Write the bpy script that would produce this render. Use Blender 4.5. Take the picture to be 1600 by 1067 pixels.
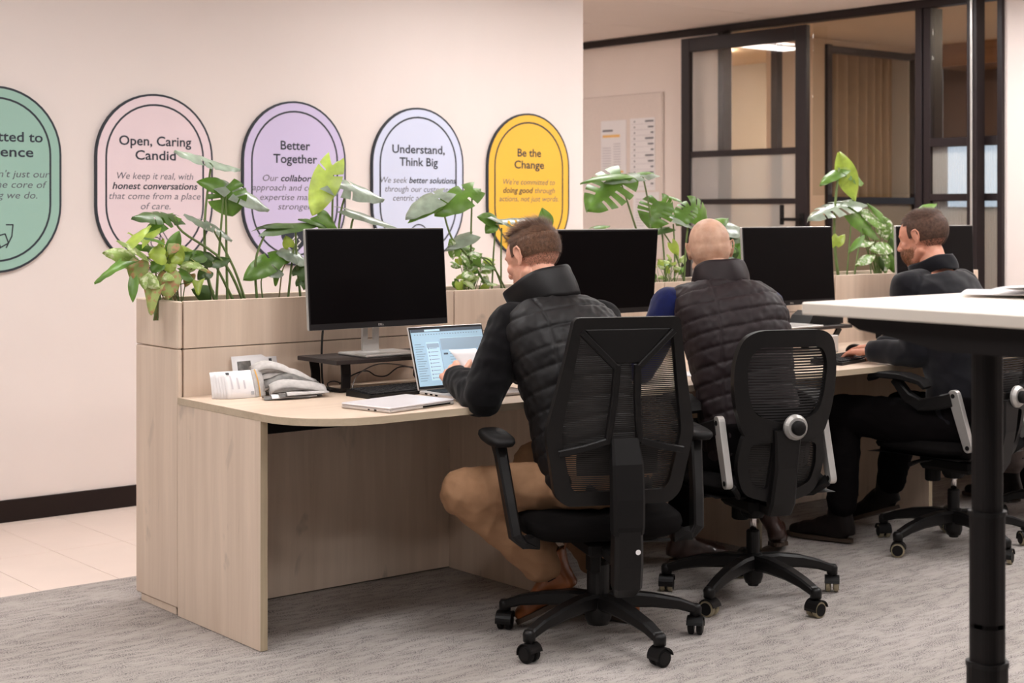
import bpy, bmesh, math, random
import numpy as np
from mathutils import Vector, Matrix

for o in list(bpy.data.objects): bpy.data.objects.remove(o, do_unlink=True)
S = bpy.context.scene
COL = S.collection
V = Vector
PI = math.pi
random.seed(7)
RNG = np.random.default_rng(5)

# ------------------------------------------------------------------ camera
CAM_H = 1.354
AZ = math.radians(50.803)
FPX = 2431.0
HOR = 331.8
cam_d = bpy.data.cameras.new('camera')
cam = bpy.data.objects.new('camera', cam_d); COL.objects.link(cam)
cam.location = (0, 0, CAM_H)
cam.rotation_euler = (PI/2, 0, AZ - PI/2)
cam_d.sensor_width = 36
cam_d.lens = FPX/1600*36
cam_d.shift_y = -(533.5-HOR)/1600
cam_d.clip_start = .05
cam_d.dof.use_dof = True
cam_d.dof.focus_distance = 5.1
cam_d.dof.aperture_fstop = 4.5
S.camera = cam
S.view_settings.view_transform = 'Standard'
S.view_settings.look = 'None'
S.view_settings.exposure = 0.0
S.view_settings.gamma = 1
S.view_settings.use_curve_mapping = False
# ------------------------------------------------------------------ world (daylight of the open office behind the camera)
wd = bpy.data.worlds.new('world'); S.world = wd; wd.use_nodes = True
wd.node_tree.nodes['Background'].inputs[0].default_value = (1.0, .98, .97, 1)
wd.node_tree.nodes['Background'].inputs[1].default_value = .18
PANEL_E = 28.5      # emission of the ceiling LED panels

# ------------------------------------------------------------------ a sight line of the camera cut with a plane of the room
DV = V((math.cos(AZ), math.sin(AZ), 0)); RV = V((math.sin(AZ), -math.cos(AZ), 0)); UP = V((0, 0, 1))
def ray(px, py): return DV + RV*((px-800)/FPX) + UP*((HOR-py)/FPX)
def onY(px, py, y): v = ray(px, py); return V((0, 0, CAM_H)) + v*(y/v.y)
def onZ(px, py, z): v = ray(px, py); return V((0, 0, CAM_H)) + v*((z-CAM_H)/v.z)
def atD(px, py, d): return V((0, 0, CAM_H)) + ray(px, py)*d

# ------------------------------------------------------------------ materials
def srgb(r, g, b):
    f = lambda c: (c/255/12.92) if c/255 <= .04045 else ((c/255+.055)/1.055)**2.4
    return (f(r), f(g), f(b), 1)
MATS = {}
def nt(name):
    m = bpy.data.materials.new(name); m.use_nodes = True
    t = m.node_tree; b = t.nodes['Principled BSDF']
    MATS[name] = m
    return m, t, b
def lnk(t, a, b): t.links.new(a, b)
def coords(t, scale, kind='Object', rot=(0, 0, 0)):
    tc = t.nodes.new('ShaderNodeTexCoord'); mp = t.nodes.new('ShaderNodeMapping')
    mp.inputs['Scale'].default_value = scale; mp.inputs['Rotation'].default_value = rot
    lnk(t, tc.outputs[kind], mp.inputs['Vector']); return mp.outputs[0]
def noise(t, vec, scale, detail=4, rough=.5, dist=0):
    n = t.nodes.new('ShaderNodeTexNoise'); n.inputs['Scale'].default_value = scale
    n.inputs['Detail'].default_value = detail; n.inputs['Roughness'].default_value = rough
    n.inputs['Distortion'].default_value = dist
    lnk(t, vec, n.inputs['Vector']); return n.outputs['Fac']
def ramp(t, fac, stops):
    r = t.nodes.new('ShaderNodeValToRGB'); e = r.color_ramp.elements
    while len(e) < len(stops): e.new(.5)
    for i, (p, c) in enumerate(stops): e[i].position = p; e[i].color = c
    lnk(t, fac, r.inputs[0]); return r.outputs[0]
def mixc(t, fac, a, b, mode='MIX'):
    m = t.nodes.new('ShaderNodeMix'); m.data_type = 'RGBA'; m.blend_type = mode
    for sock, v in ((m.inputs[0], fac), (m.inputs[6], a), (m.inputs[7], b)):
        if isinstance(v, (int, float)): sock.default_value = v
        elif isinstance(v, tuple): sock.default_value = v
        else: lnk(t, v, sock)
    return m.outputs[2]
def bump(t, b, h, strength, dist=.002):
    n = t.nodes.new('ShaderNodeBump'); n.inputs['Strength'].default_value = strength
    n.inputs['Distance'].default_value = dist
    lnk(t, h, n.inputs['Height']); lnk(t, n.outputs[0], b.inputs['Normal'])
def plain(name, col, rough=.5, metal=0, var=.06, scale=30, spec=.5, bmp=0, coat=0, sheen=0):
    m, t, b = nt(name)
    v = coords(t, (1, 1, 1)); n = noise(t, v, scale, 3)
    dark = tuple(c*(1-var) for c in col[:3]) + (1,); lite = tuple(min(1, c*(1+var)) for c in col[:3]) + (1,)
    lnk(t, ramp(t, n, [(.3, dark), (.7, lite)]), b.inputs['Base Color'])
    b.inputs['Roughness'].default_value = rough; b.inputs['Metallic'].default_value = metal
    b.inputs['Specular IOR Level'].default_value = spec; b.inputs['Coat Weight'].default_value = coat
    b.inputs['Sheen Weight'].default_value = sheen
    if bmp: bump(t, b, n, bmp)
    return m
def emit(name, col, s):
    m, t, b = nt(name); b.inputs['Base Color'].default_value = col
    b.inputs['Emission Color'].default_value = col; b.inputs['Emission Strength'].default_value = s
    return m
def wood(name, base, dark, axis='z', knots=True):
    m, t, b = nt(name)
    sc = {'z': (9, 9, .55), 'x': (.55, 9, 9), 'y': (9, .55, 9)}[axis]
    v = coords(t, sc); n1 = noise(t, v, 2.2, 5, .55, .6)
    v2 = coords(t, tuple(s*(6 if s > 1 else 3) for s in sc)); n2 = noise(t, v2, 3, 3, .6)
    c1 = ramp(t, n1, [(.25, dark), (.55, base), (.78, tuple(min(1, c*1.12) for c in base[:3])+(1,))])
    c2 = mixc(t, .22, c1, ramp(t, n2, [(.35, dark), (.65, base)]))
    if knots:
        v3 = coords(t, {'z': (5, 5, 1.6), 'x': (1.6, 5, 5), 'y': (5, 1.6, 5)}[axis])
        n3 = noise(t, v3, 1.3, 4, .6, .8)
        k = ramp(t, n3, [(.66, (0, 0, 0, 1)), (.76, (1, 1, 1, 1))])
        c2 = mixc(t, k, c2, tuple(c*.62 for c in base[:3])+(1,))
    lnk(t, c2, b.inputs['Base Color']); b.inputs['Roughness'].default_value = .48
    b.inputs['Specular IOR Level'].default_value = .35
    bump(t, b, n2, .05)
    return m
WOODC, WOODD = srgb(224, 203, 184), srgb(211, 188, 168)
M_wood = wood('pale_ash_veneer', WOODC, WOODD, 'z')
M_woodtop = wood('pale_ash_veneer_top', srgb(214, 192, 172), srgb(200, 177, 157), 'x', False)
M_edge = wood('edge_band', srgb(186, 168, 142), srgb(166, 148, 122), 'z', False)
M_edgex = wood('edge_band_long', srgb(196, 178, 154), srgb(176, 158, 134), 'x', False)
M_riser = wood('black_stained_wood', srgb(46, 38, 36), srgb(32, 26, 24), 'x', False)
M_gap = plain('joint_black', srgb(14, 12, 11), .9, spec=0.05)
M_wall = plain('wall_paint', srgb(226, 215, 210), .62, var=.008, scale=3, spec=.25)
M_wall2 = plain('cross_wall_paint', srgb(240, 228, 220), .65, var=.012, scale=3, spec=.25)
M_board = plain('pinboard_felt', srgb(230, 217, 209), .9, var=.02, scale=60)
M_ceil = plain('ceiling_tile', srgb(240, 230, 224), .9, var=.01, scale=4)
M_base = plain('baseboard_black', srgb(32, 22, 20), .5, spec=0.2)
M_frame = plain('black_aluminium', srgb(38, 30, 31), .45, var=.03, spec=0.25)
M_tile = plain('cream_tile', srgb(226, 208, 197), .38, var=.02, scale=5, spec=.4)
M_grout = plain('grout', srgb(176, 154, 138), .9)
M_plastic = plain('black_plastic', srgb(20, 18, 18), .42, var=.08, scale=200, spec=.27)
M_plastic2 = plain('matt_black_plastic', srgb(20, 18, 18), .6, var=.08, scale=200, spec=0.18)
M_seatfab = plain('black_seat_fabric', srgb(17, 15, 15), .95, var=.2, scale=400, bmp=.3, spec=0.08)
M_silver = plain('silver_paint', srgb(186, 182, 178), .38, metal=.55, var=.02)
M_chrome = plain('chrome', srgb(210, 205, 202), .18, metal=1)
M_tan = plain('tan_tyre', srgb(150, 138, 112), .6)
M_screen = plain('dark_screen', srgb(9, 6, 7), .4, var=.02, spec=0.06)
M_bezel = plain('bezel', srgb(30, 27, 28), .45, spec=0.25)
M_white = plain('white_paper', srgb(238, 234, 234), .8, var=.01)
M_paperg = plain('newsprint', srgb(186, 180, 176), .8, var=.12, scale=60)
M_photo = plain('printed_photo', srgb(96, 92, 88), .5, var=.5, scale=45)
M_ink = plain('ink', srgb(60, 60, 64), .8)
M_band = plain('rubber_band', srgb(222, 168, 84), .6)
M_key = plain('key_black', srgb(34, 32, 33), .55, spec=0.2)
M_alu = plain('laptop_aluminium', srgb(205, 198, 194), .35, metal=.35, var=.02)
M_desk2 = plain('cream_laminate', srgb(236, 226, 214), .45, var=.02, scale=6)
M_metalblk = plain('black_powder_coat', srgb(24, 20, 20), .5, var=.05, spec=0.2)
M_soil = plain('potting_soil', srgb(62, 48, 38), .95, var=.4, scale=120, bmp=.8)
M_stem = plain('stem_green', srgb(112, 132, 76), .5, var=.2, scale=20)
M_stemb = plain('stem_brown', srgb(132, 120, 78), .6, var=.25, scale=20)
M_tan_wall = plain('meeting_wall', srgb(214, 190, 168), .8, var=.02, scale=2)
M_grey_wall = plain('grey_wall', srgb(196, 186, 172), .8, var=.02, scale=2)
M_dark_wall = plain('brown_wall', srgb(116, 94, 84), .8, var=.06, scale=2)
M_meetceil = plain('meeting_ceiling', srgb(222, 196, 166), .9, var=.02, scale=2)
M_bulk = wood('bulkhead_wood', srgb(150, 110, 78), srgb(124, 88, 62), 'y', False)
M_curtain = plain('brown_curtain', srgb(166, 140, 110), .9, var=.05, scale=12)
M_line = plain('sign_line', srgb(34, 40, 50), .6)
M_txt = plain('sign_text', srgb(40, 44, 56), .7)
M_led = emit('led_panel', (1, .985, .98, 1), PANEL_E)
M_blue = plain('blue_socket_shirt', srgb(17, 24, 70), .9, var=.12, scale=60, sheen=.2, spec=0.12)

def carpet_mat():
    m, t, b = nt('loop_carpet')
    v = coords(t, (6.5, 24, 1), rot=(0, 0, math.radians(-4))); n1 = noise(t, v, 1.6, 6, .62, .5)
    v2 = coords(t, (60, 85, 60)); n2 = noise(t, v2, 3.2, 1, .5)
    v3 = coords(t, (.7, 3.2, 1)); n3 = noise(t, v3, 1.1, 4, .6)
    base = ramp(t, n3, [(.3, srgb(170, 162, 156)), (.7, srgb(190, 182, 177))])
    streak = ramp(t, n1, [(.42, (.16, .16, .16, 1)), (.62, (.85, .85, .85, 1))])
    flec = ramp(t, n2, [(.50, (0, 0, 0, 1)), (.54, (1, 1, 1, 1))])
    k = mixc(t, 1.0, streak, flec, 'MULTIPLY')
    c = mixc(t, k, base, srgb(62, 58, 62))
    f2 = ramp(t, n2, [(.3, (.76, .76, .76, 1)), (.6, (1.1, 1.1, 1.1, 1))])
    c = mixc(t, .7, c, mixc(t, 1.0, c, f2, 'MULTIPLY'))
    lnk(t, c, b.inputs['Base Color']); b.inputs['Roughness'].default_value = .95
    b.inputs['Specular IOR Level'].default_value = .1
    bump(t, b, n2, .6, .004)
    return m
M_carpet = carpet_mat()
def glass_mat(name, tint=(1, 1, 1, 1), frost=0, fc=(.8, .8, .8, 1), gl=1.5):
    m = bpy.data.materials.new(name); m.use_nodes = True; t = m.node_tree; t.nodes.clear()
    o = t.nodes.new('ShaderNodeOutputMaterial'); tr = t.nodes.new('ShaderNodeBsdfTransparent'); g = t.nodes.new('ShaderNodeBsdfGlossy')
    tr.inputs[0].default_value = tint; g.inputs['Roughness'].default_value = .02
    lw = t.nodes.new('ShaderNodeLayerWeight'); lw.inputs[0].default_value = .5
    pw = t.nodes.new('ShaderNodeMath'); pw.operation = 'POWER'; pw.inputs[1].default_value = 5; lnk(t, lw.outputs['Facing'], pw.inputs[0])
    fr = t.nodes.new('ShaderNodeMath'); fr.operation = 'MULTIPLY_ADD'; fr.inputs[1].default_value = .9; fr.inputs[2].default_value = .045; lnk(t, pw.outputs[0], fr.inputs[0])
    mx = t.nodes.new('ShaderNodeMixShader'); lnk(t, fr.outputs[0], mx.inputs[0]); 
    last = tr.outputs[0]
    if frost:
        df = t.nodes.new('ShaderNodeBsdfTranslucent'); df.inputs[0].default_value = fc
        d2 = t.nodes.new('ShaderNodeBsdfDiffuse'); d2.inputs[0].default_value = fc
        ma = t.nodes.new('ShaderNodeMixShader'); ma.inputs[0].default_value = .35
        lnk(t, df.outputs[0], ma.inputs[1]); lnk(t, d2.outputs[0], ma.inputs[2])
        m2 = t.nodes.new('ShaderNodeMixShader'); m2.inputs[0].default_value = frost
        lnk(t, last, m2.inputs[1]); lnk(t, ma.outputs[0], m2.inputs[2]); last = m2.outputs[0]
    lnk(t, last, mx.inputs[1]); lnk(t, g.outputs[0], mx.inputs[2]); lnk(t, mx.outputs[0], o.inputs[0])
    return m
M_glass = glass_mat('clear_glass', (.93, .93, .92, 1))
M_frost = glass_mat('frosted_glass', (.92, .92, .92, 1), .35)
M_rib = glass_mat('ribbed_glass', (.9, .93, .94, 1), .45, (.78, .78, .76, 1))
def mesh_fabric(name, period, fill, col):
    m = bpy.data.materials.new(name); m.use_nodes = True; t = m.node_tree; b = t.nodes['Principled BSDF']
    b.inputs['Base Color'].default_value = col; b.inputs['Roughness'].default_value = .7
    tc = t.nodes.new('ShaderNodeTexCoord'); sp = t.nodes.new('ShaderNodeSeparateXYZ'); lnk(t, tc.outputs['Object'], sp.inputs[0])
    md = t.nodes.new('ShaderNodeMath'); md.operation = 'FRACT'
    mu = t.nodes.new('ShaderNodeMath'); mu.operation = 'MULTIPLY'; mu.inputs[1].default_value = 1/period
    lnk(t, sp.outputs[2], mu.inputs[0]); lnk(t, mu.outputs[0], md.inputs[0])
    lt = t.nodes.new('ShaderNodeMath'); lt.operation = 'LESS_THAN'; lt.inputs[1].default_value = fill; lnk(t, md.outputs[0], lt.inputs[0])
    lnk(t, lt.outputs[0], b.inputs['Alpha'])
    return m
M_meshA = mesh_fabric('chair_mesh_fine', .006, .74, srgb(34, 30, 28))
M_meshB = mesh_fabric('chair_mesh_coarse', .0095, .66, srgb(30, 27, 27))
def leaf_mat(name, top, under, rough=.38, vari=None):
    m, t, b = nt(name)
    g = t.nodes.new('ShaderNodeNewGeometry')
    v = coords(t, (1, 1, 1)); n = noise(t, v, 18, 3)
    ctop = ramp(t, n, [(.3, tuple(c*.75 for c in top[:3])+(1,)), (.7, tuple(min(1, c*1.25) for c in top[:3])+(1,))])
    if vari:
        n2 = noise(t, v, 55, 3, .6); k = ramp(t, n2, [(.5, (0, 0, 0, 1)), (.6, (1, 1, 1, 1))])
        ctop = mixc(t, k, ctop, vari)
    c = mixc(t, g.outputs['Backfacing'], ctop, under)
    lnk(t, c, b.inputs['Base Color']); b.inputs['Roughness'].default_value = rough
    b.inputs['Specular IOR Level'].default_value = .6; b.inputs['Coat Weight'].default_value = .25; b.inputs['Coat Roughness'].default_value = .3
    tl = t.nodes.new('ShaderNodeBsdfTranslucent'); lnk(t, c, tl.inputs[0])
    mx = t.nodes.new('ShaderNodeMixShader'); mx.inputs[0].default_value = .28
    o = t.nodes['Material Output']; lnk(t, b.outputs[0], mx.inputs[1]); lnk(t, tl.outputs[0], mx.inputs[2]); lnk(t, mx.outputs[0], o.inputs[0])
    bump(t, b, n, .15)
    return m
LM = {
 'dark': leaf_mat('leaf_dark', srgb(72, 98, 48), srgb(112, 142, 66)),
 'green': leaf_mat('leaf_green', srgb(98, 138, 52), srgb(126, 160, 68)),
 'lime': leaf_mat('leaf_lime', srgb(176, 198, 84), srgb(184, 204, 96)),
 'silver': leaf_mat('leaf_sheen', srgb(150, 164, 146), srgb(120, 148, 80), .25),  # pale reflection on glossy leaf tops, painted into the leaf colour
 'syn': leaf_mat('leaf_syngonium', srgb(150, 174, 92), srgb(160, 182, 98), .45, srgb(200, 208, 158)),
 'brown': leaf_mat('leaf_browning', srgb(158, 172, 98), srgb(168, 180, 110), .6, srgb(190, 140, 100)),
 'vari': leaf_mat('leaf_variegated', srgb(120, 156, 74), srgb(146, 176, 88), .45, srgb(232, 236, 214)),
}
def skin(name, col, red):
    m, t, b = nt(name); v = coords(t, (1, 1, 1)); n = noise(t, v, 25, 4, .6)
    lnk(t, ramp(t, n, [(.3, red), (.7, col)]), b.inputs['Base Color'])
    b.inputs['Roughness'].default_value = .5; b.inputs['Subsurface Weight'].default_value = .12
    b.inputs['Subsurface Radius'].default_value = (.012, .004, .002)
    b.inputs['Specular IOR Level'].default_value = .35
    n2 = noise(t, v, 300, 2); bump(t, b, n2, .1, .0008)
    return m
M_skin1 = skin('skin_fair', srgb(226, 172, 148), srgb(212, 150, 126))
M_skin2 = skin('skin_scalp', srgb(206, 166, 142), srgb(184, 142, 118))
M_skin3 = skin('skin_ruddy', srgb(222, 162, 136), srgb(208, 140, 116))
M_hair1 = plain('hair_brown', srgb(104, 72, 52), .5, var=.35, scale=90, sheen=.2, spec=0.25)
M_hair3 = plain('hair_dark_brown', srgb(92, 68, 56), .55, var=.35, scale=90, spec=0.25)
M_beard = plain('beard_ginger', srgb(138, 92, 62), .6, var=.3, scale=90)
M_vest1 = plain('black_nylon', srgb(17, 14, 15), .55, var=.12, scale=40, bmp=.15, spec=0.28)
M_jack1 = plain('black_softshell', srgb(13, 11, 13), .85, var=.15, scale=60, sheen=.1, spec=0.08)
M_vest2 = plain('plum_black_nylon', srgb(34, 24, 26), .58, var=.12, scale=40, bmp=.15, spec=0.25)
M_shirt3 = plain('black_cotton_shirt', srgb(20, 19, 24), .85, var=.15, scale=50, sheen=.2, spec=0.1)
M_chino = plain('tan_chino', srgb(152, 116, 88), .9, var=.08, scale=30, bmp=.2, spec=0.12)
M_blacktr = plain('black_trouser', srgb(13, 10, 11), .9, var=.1, scale=30, spec=0.06)
M_greytr = plain('grey_trouser', srgb(120, 108, 104), .85, var=.1, scale=30, spec=0.1)
M_tanboot = plain('tan_leather', srgb(132, 74, 38), .35, var=.25, scale=14, coat=.3)
M_brnboot = plain('dark_brown_leather', srgb(50, 28, 22), .3, var=.3, scale=14, coat=.3)
M_blkboot = plain('black_leather', srgb(22, 16, 15), .5, var=.3, scale=14, spec=0.2)
M_elastic = plain('boot_elastic', srgb(26, 18, 16), .9, spec=0.08)
M_sole = plain('boot_sole', srgb(60, 44, 32), .7)
M_eye = plain('eye_white', srgb(225, 220, 215), .2)

# ------------------------------------------------------------------ mesh collector
class MB:
    def __init__(s): s.v = []; s.f = []
    def add(s, vs, fs):
        n = len(s.v); s.v += [tuple(p) for p in vs]; s.f += [tuple(i+n for i in f) for f in fs]; return s
    def box(s, x0, x1, y0, y1, z0, z1, M=None, bev=0.0):
        b = min(bev, (x1-x0)/2.01, (y1-y0)/2.01, (z1-z0)/2.01)
        if b <= 0:
            vs = [V((x, y, z)) for z in (z0, z1) for y in (y0, y1) for x in (x0, x1)]
            fs = [(0, 2, 3, 1), (4, 5, 7, 6), (0, 1, 5, 4), (2, 6, 7, 3), (0, 4, 6, 2), (1, 3, 7, 5)]
        else:
            vs = []; idx = {}
            for sx in (0, 1):
                for sy in (0, 1):
                    for sz in (0, 1):
                        c = [x1 if sx else x0, y1 if sy else y0, z1 if sz else z0]
                        d = [-b if sx else b, -b if sy else b, -b if sz else b]
                        for a in range(3):
                            p = [c[k]+(0 if k == a else d[k]) for k in range(3)]
                            idx[sx, sy, sz, a] = len(vs); vs.append(V(p))
            fs = []
            for a in range(3):
                o1, o2 = [k for k in range(3) if k != a]
                for sd in (0, 1):
                    q = []
                    for u, w in ((0, 0), (1, 0), (1, 1), (0, 1)):
                        t = [0, 0, 0]; t[a] = sd; t[o1] = u; t[o2] = w; q.append(idx[t[0], t[1], t[2], a])
                    fs.append(tuple(q))
            for a in range(3):
                o1, o2 = [k for k in range(3) if k != a]
                for u in (0, 1):
                    for w in (0, 1):
                        t0 = [0, 0, 0]; t1 = [0, 0, 0]; t0[a] = 0; t1[a] = 1
                        for t in (t0, t1): t[o1] = u; t[o2] = w
                        fs.append((idx[(*t0, o1)], idx[(*t0, o2)], idx[(*t1, o2)], idx[(*t1, o1)]))
            for sx in (0, 1):
                for sy in (0, 1):
                    for sz in (0, 1): fs.append(tuple(idx[sx, sy, sz, a] for a in range(3)))
        if M is not None: vs = [M @ p for p in vs]
        return s.add(vs, fs)
    def prism(s, poly, h0, h1, plane='xy', M=None):
        """polygon extruded along the axis left over"""
        def mk(a, b, h): return {'xy': V((a, b, h)), 'xz': V((a, h, b)), 'yz': V((h, a, b))}[plane]
        n = len(poly)
        vs = [mk(a, b, h0) for a, b in poly] + [mk(a, b, h1) for a, b in poly]
        if M is not None: vs = [M @ p for p in vs]
        fs = [tuple(range(n-1, -1, -1)), tuple(range(n, 2*n))] + [(i, (i+1) % n, (i+1) % n+n, i+n) for i in range(n)]
        return s.add(vs, fs)
    def tube(s, pts, r, n=8, cap=True, flat=1.0, up=V((0, 0, 1))):
        pts = [V(p) for p in pts]; m = len(pts)
        rs = r if isinstance(r, (list, tuple)) else [r]*m
        vs = []; prev = None
        for i, p in enumerate(pts):
            d = (pts[min(i+1, m-1)]-pts[max(i-1, 0)]).normalized()
            u = up if abs(d.dot(up)) < .95 else V((1, 0, 0))
            if prev is None: a = d.cross(u).normalized()
            else:
                a = (prev - d*prev.dot(d)).normalized()
            prev = a; b = a.cross(d).normalized()
            for k in range(n):
                t = 2*PI*k/n; vs.append(p + a*(math.cos(t)*rs[i]) + b*(math.sin(t)*rs[i]*flat))
        fs = [(i*n+k, i*n+(k+1) % n, (i+1)*n+(k+1) % n, (i+1)*n+k) for i in range(m-1) for k in range(n)]
        if cap: fs += [tuple(range(n-1, -1, -1)), tuple((m-1)*n+k for k in range(n))]
        return s.add(vs, fs)
    def bar(s, pts, w, h, side, r=None):
        """rectangular bar swept along pts; side = width axis"""
        vs = []; m = len(pts); pts = [V(p) for p in pts]
        ws = w if isinstance(w, (list, tuple)) else [w]*m; hs = h if isinstance(h, (list, tuple)) else [h]*m
        for i, p in enumerate(pts):
            d = (pts[min(i+1, m-1)]-pts[max(i-1, 0)]).normalized()
            a = (V(side)-d*V(side).dot(d)).normalized(); b = a.cross(d).normalized()
            W, H = ws[i]/2, hs[i]/2; c = min(W, H)*.35
            for x, y in ((-W+c, -H), (W-c, -H), (W, -H+c), (W, H-c), (W-c, H), (-W+c, H), (-W, H-c), (-W, -H+c)): vs.append(p+a*x+b*y)
        n = 8
        fs = [(i*n+k, i*n+(k+1) % n, (i+1)*n+(k+1) % n, (i+1)*n+k) for i in range(m-1) for k in range(n)]
        fs += [tuple(range(n-1, -1, -1)), tuple((m-1)*n+k for k in range(n))]
        return s.add(vs, fs)
    def lathe(s, prof, c=(0, 0, 0), n=24, M=None):
        vs = []
        for r, z in prof:
            for k in range(n): vs.append(V((c[0]+r*math.cos(2*PI*k/n), c[1]+r*math.sin(2*PI*k/n), c[2]+z)))
        m = len(prof)
        fs = [(i*n+k, i*n+(k+1) % n, (i+1)*n+(k+1) % n, (i+1)*n+k) for i in range(m-1) for k in range(n)]
        fs += [tuple(range(n-1, -1, -1)), tuple((m-1)*n+k for k in range(n))]
        if M is not None: vs = [M @ p for p in vs]
        return s.add(vs, fs)
    def grid(s, fn, nu, nv, thick=0.0):
        P = [[V(fn(i/(nu-1), j/(nv-1))) for j in range(nv)] for i in range(nu)]
        vs = [p for r in P for p in r]
        fs = [(i*nv+j, (i+1)*nv+j, (i+1)*nv+j+1, i*nv+j+1) for i in range(nu-1) for j in range(nv-1)]
        return s.add(vs, fs)

WORLD = {}
def wm(o): return WORLD.get(o.name, Matrix.Identity(4))
def link(o, parent=None, world=None):
    COL.objects.link(o)
    if parent is not None: o.parent = parent
    WORLD[o.name] = (wm(parent) if parent else Matrix.Identity(4)) @ (world if world is not None else Matrix.Identity(4))
    return o
def fixnormals(me):
    bm = bmesh.new(); bm.from_mesh(me); bmesh.ops.recalc_face_normals(bm, faces=bm.faces); bm.to_mesh(me); bm.free()
def obj(name, mb, mat, parent=None, world=True, smooth=False, origin=None, bev=0, fix=True):
    """one mesh object. world=True: the vertices are world coordinates and get moved into the parent's space"""
    me = bpy.data.meshes.new(name)
    vs = mb.v
    off = None
    if parent is not None and world:
        inv = wm(parent).inverted(); vs = [inv @ V(p) for p in vs]
    elif parent is None:
        if origin is None:
            a = np.array(vs); origin = ((a[:, 0].min()+a[:, 0].max())/2, (a[:, 1].min()+a[:, 1].max())/2, a[:, 2].min())
        off = V(origin); vs = [V(p)-off for p in vs]
    me.from_pydata([tuple(p) for p in vs], [], mb.f)
    if fix: fixnormals(me)
    for m in (mat if isinstance(mat, list) else [mat]): me.materials.append(m)
    if smooth: me.polygons.foreach_set('use_smooth', [True]*len(me.polygons))
    o = bpy.data.objects.new(name, me)
    if off is not None: o.location = off; link(o, None, Matrix.Translation(off))
    else: link(o, parent)
    if bev:
        md = o.modifiers.new('bevel', 'BEVEL'); md.width = bev; md.segments = 2; md.limit_method = 'ANGLE'; md.angle_limit = .7
    if smooth == 'auto':
        pass
    return o
def thing(name, label, cat, loc=(0, 0, 0), rz=0, group=None):
    o = bpy.data.objects.new(name, None); o.location = loc; o.rotation_euler = (0, 0, rz); o.empty_display_size = .1
    link(o, None, Matrix.Translation(V(loc)) @ Matrix.Rotation(rz, 4, 'Z'))
    return tag(o, label, cat, group)
def tag(o, label, cat, group=None):
    o['label'] = label; o['category'] = cat
    if group: o['group'] = group
    return o
def struct(name, mb, mat, parent=None, label=None, **k):
    o = obj(name, mb, mat, parent, **k)
    if parent is None: o['kind'] = 'structure'
    if label: o['label'] = label
    return o
def sharp(o, ang=.6):
    """smooth shading with hard corners kept"""
    me = o.data
    me.polygons.foreach_set('use_smooth', [True]*len(me.polygons))
    bm = bmesh.new(); bm.from_mesh(me)
    for e in bm.edges:
        if len(e.link_faces) == 2 and e.calc_face_angle(0) > ang: e.smooth = False
    bm.to_mesh(me); bm.free(); return o
# ================================================================== the room
YW = 6.67; XC = 8.25; ZC = 2.70
struct('floor', MB().box(-2.5, 11.2, -2.5, 5.377, -.06, 0), M_carpet, origin=(0, 0, 0))
fl = bpy.data.objects['floor']
fl2 = struct('floor', MB().box(-2.5, 11.2, 5.377, 10.2, -.06, -.012), M_grout, origin=(0, 0, 0))
tile_me = None
for i in range(-3, 14):
    for j, (y0, y1) in enumerate(((5.377, 5.977), (5.977, 6.577), (6.577, 6.66))):
        x0 = 2.211 + .3*i
        t = obj('floor_tile', MB().box(x0+.0012, x0+.2988, y0+.0012, y1-.0012, -.012, 0, bev=.0008), M_tile, fl2)
struct('wall_left', MB().box(-2.5, 5.966, YW, YW+.14, 0, ZC), M_wall)
struct('wall_passage_end', MB().box(2.0, 11.2, 10.2, 10.3, 0, 2.95), M_wall2)
struct('wall_passage_side', MB().box(1.9, 2.0, YW+.14, 10.3, 0, 2.95), M_wall2)
struct('baseboard_left', MB().box(-2.5, 5.972, YW-.012, YW, 0, .097, bev=.002), M_base)
# cross wall with the glazed partition
struct('wall_back', MB().box(XC, XC+.12, 7.74, 10.2, 0, 2.66).box(XC, XC+.12, 7.74, 10.2, 2.66, ZC), M_wall2)
struct('wall_right', MB().box(XC, XC+.12, -2.5, 5.405, 0, ZC), M_wall)
struct('baseboard_back', MB().box(XC-.012, XC, 7.75, 10.2, 0, .097, bev=.002), M_base)
# ceiling with panels; raised bay added for the lamp mirrored in the door
ceil = struct('ceiling', MB().box(-2.5, 11.3, -2.5, 8.19, ZC+.012, ZC+.1).box(7.42, 11.3, 8.19, 10.3, ZC+.012, ZC+.1).box(1.9, 7.42, 8.19, 10.3, 2.90, 2.95).box(1.9, 7.42, 8.17, 8.19, 2.705, 2.90).box(7.42, 7.44, 8.19, 10.3, 2.705, 2.90), M_ceil, origin=(0, 0, ZC))
ys = [8.19+1.01*k for k in range(-11, 3)]
for k in range(len(ys)-1):
    y0, y1 = max(ys[k], -2.5), ys[k+1]
    for x0, x1 in ((-2.5, 1.1), (1.1, 4.7), (4.7, 8.24)):
        if y0 > 8.1:
            if x0 < 4.7: continue
            x0 = 7.43
        obj('ceiling_panel', MB().box(x0+.003, x1-.003, y0+.003, y1-.003, ZC, ZC+.012, bev=.002), M_ceil, ceil)
obj('meeting_room_ceiling_panel', MB().box(XC+.13, 11.2, 3.0, 10.2, ZC-.001, ZC+.011), M_meetceil, ceil)
# header of the partition, against the ceiling
struct('trim_header', MB().box(XC-.03, XC+.05, 5.405, 10.2, 2.645, ZC-.002, bev=.003), M_frame)
for y in (8.15, 8.86): obj('header_clip', MB().box(XC-.034, XC-.031, y, y+.05, 2.66, 2.695), M_frame, bpy.data.objects['trim_header'])

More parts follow.
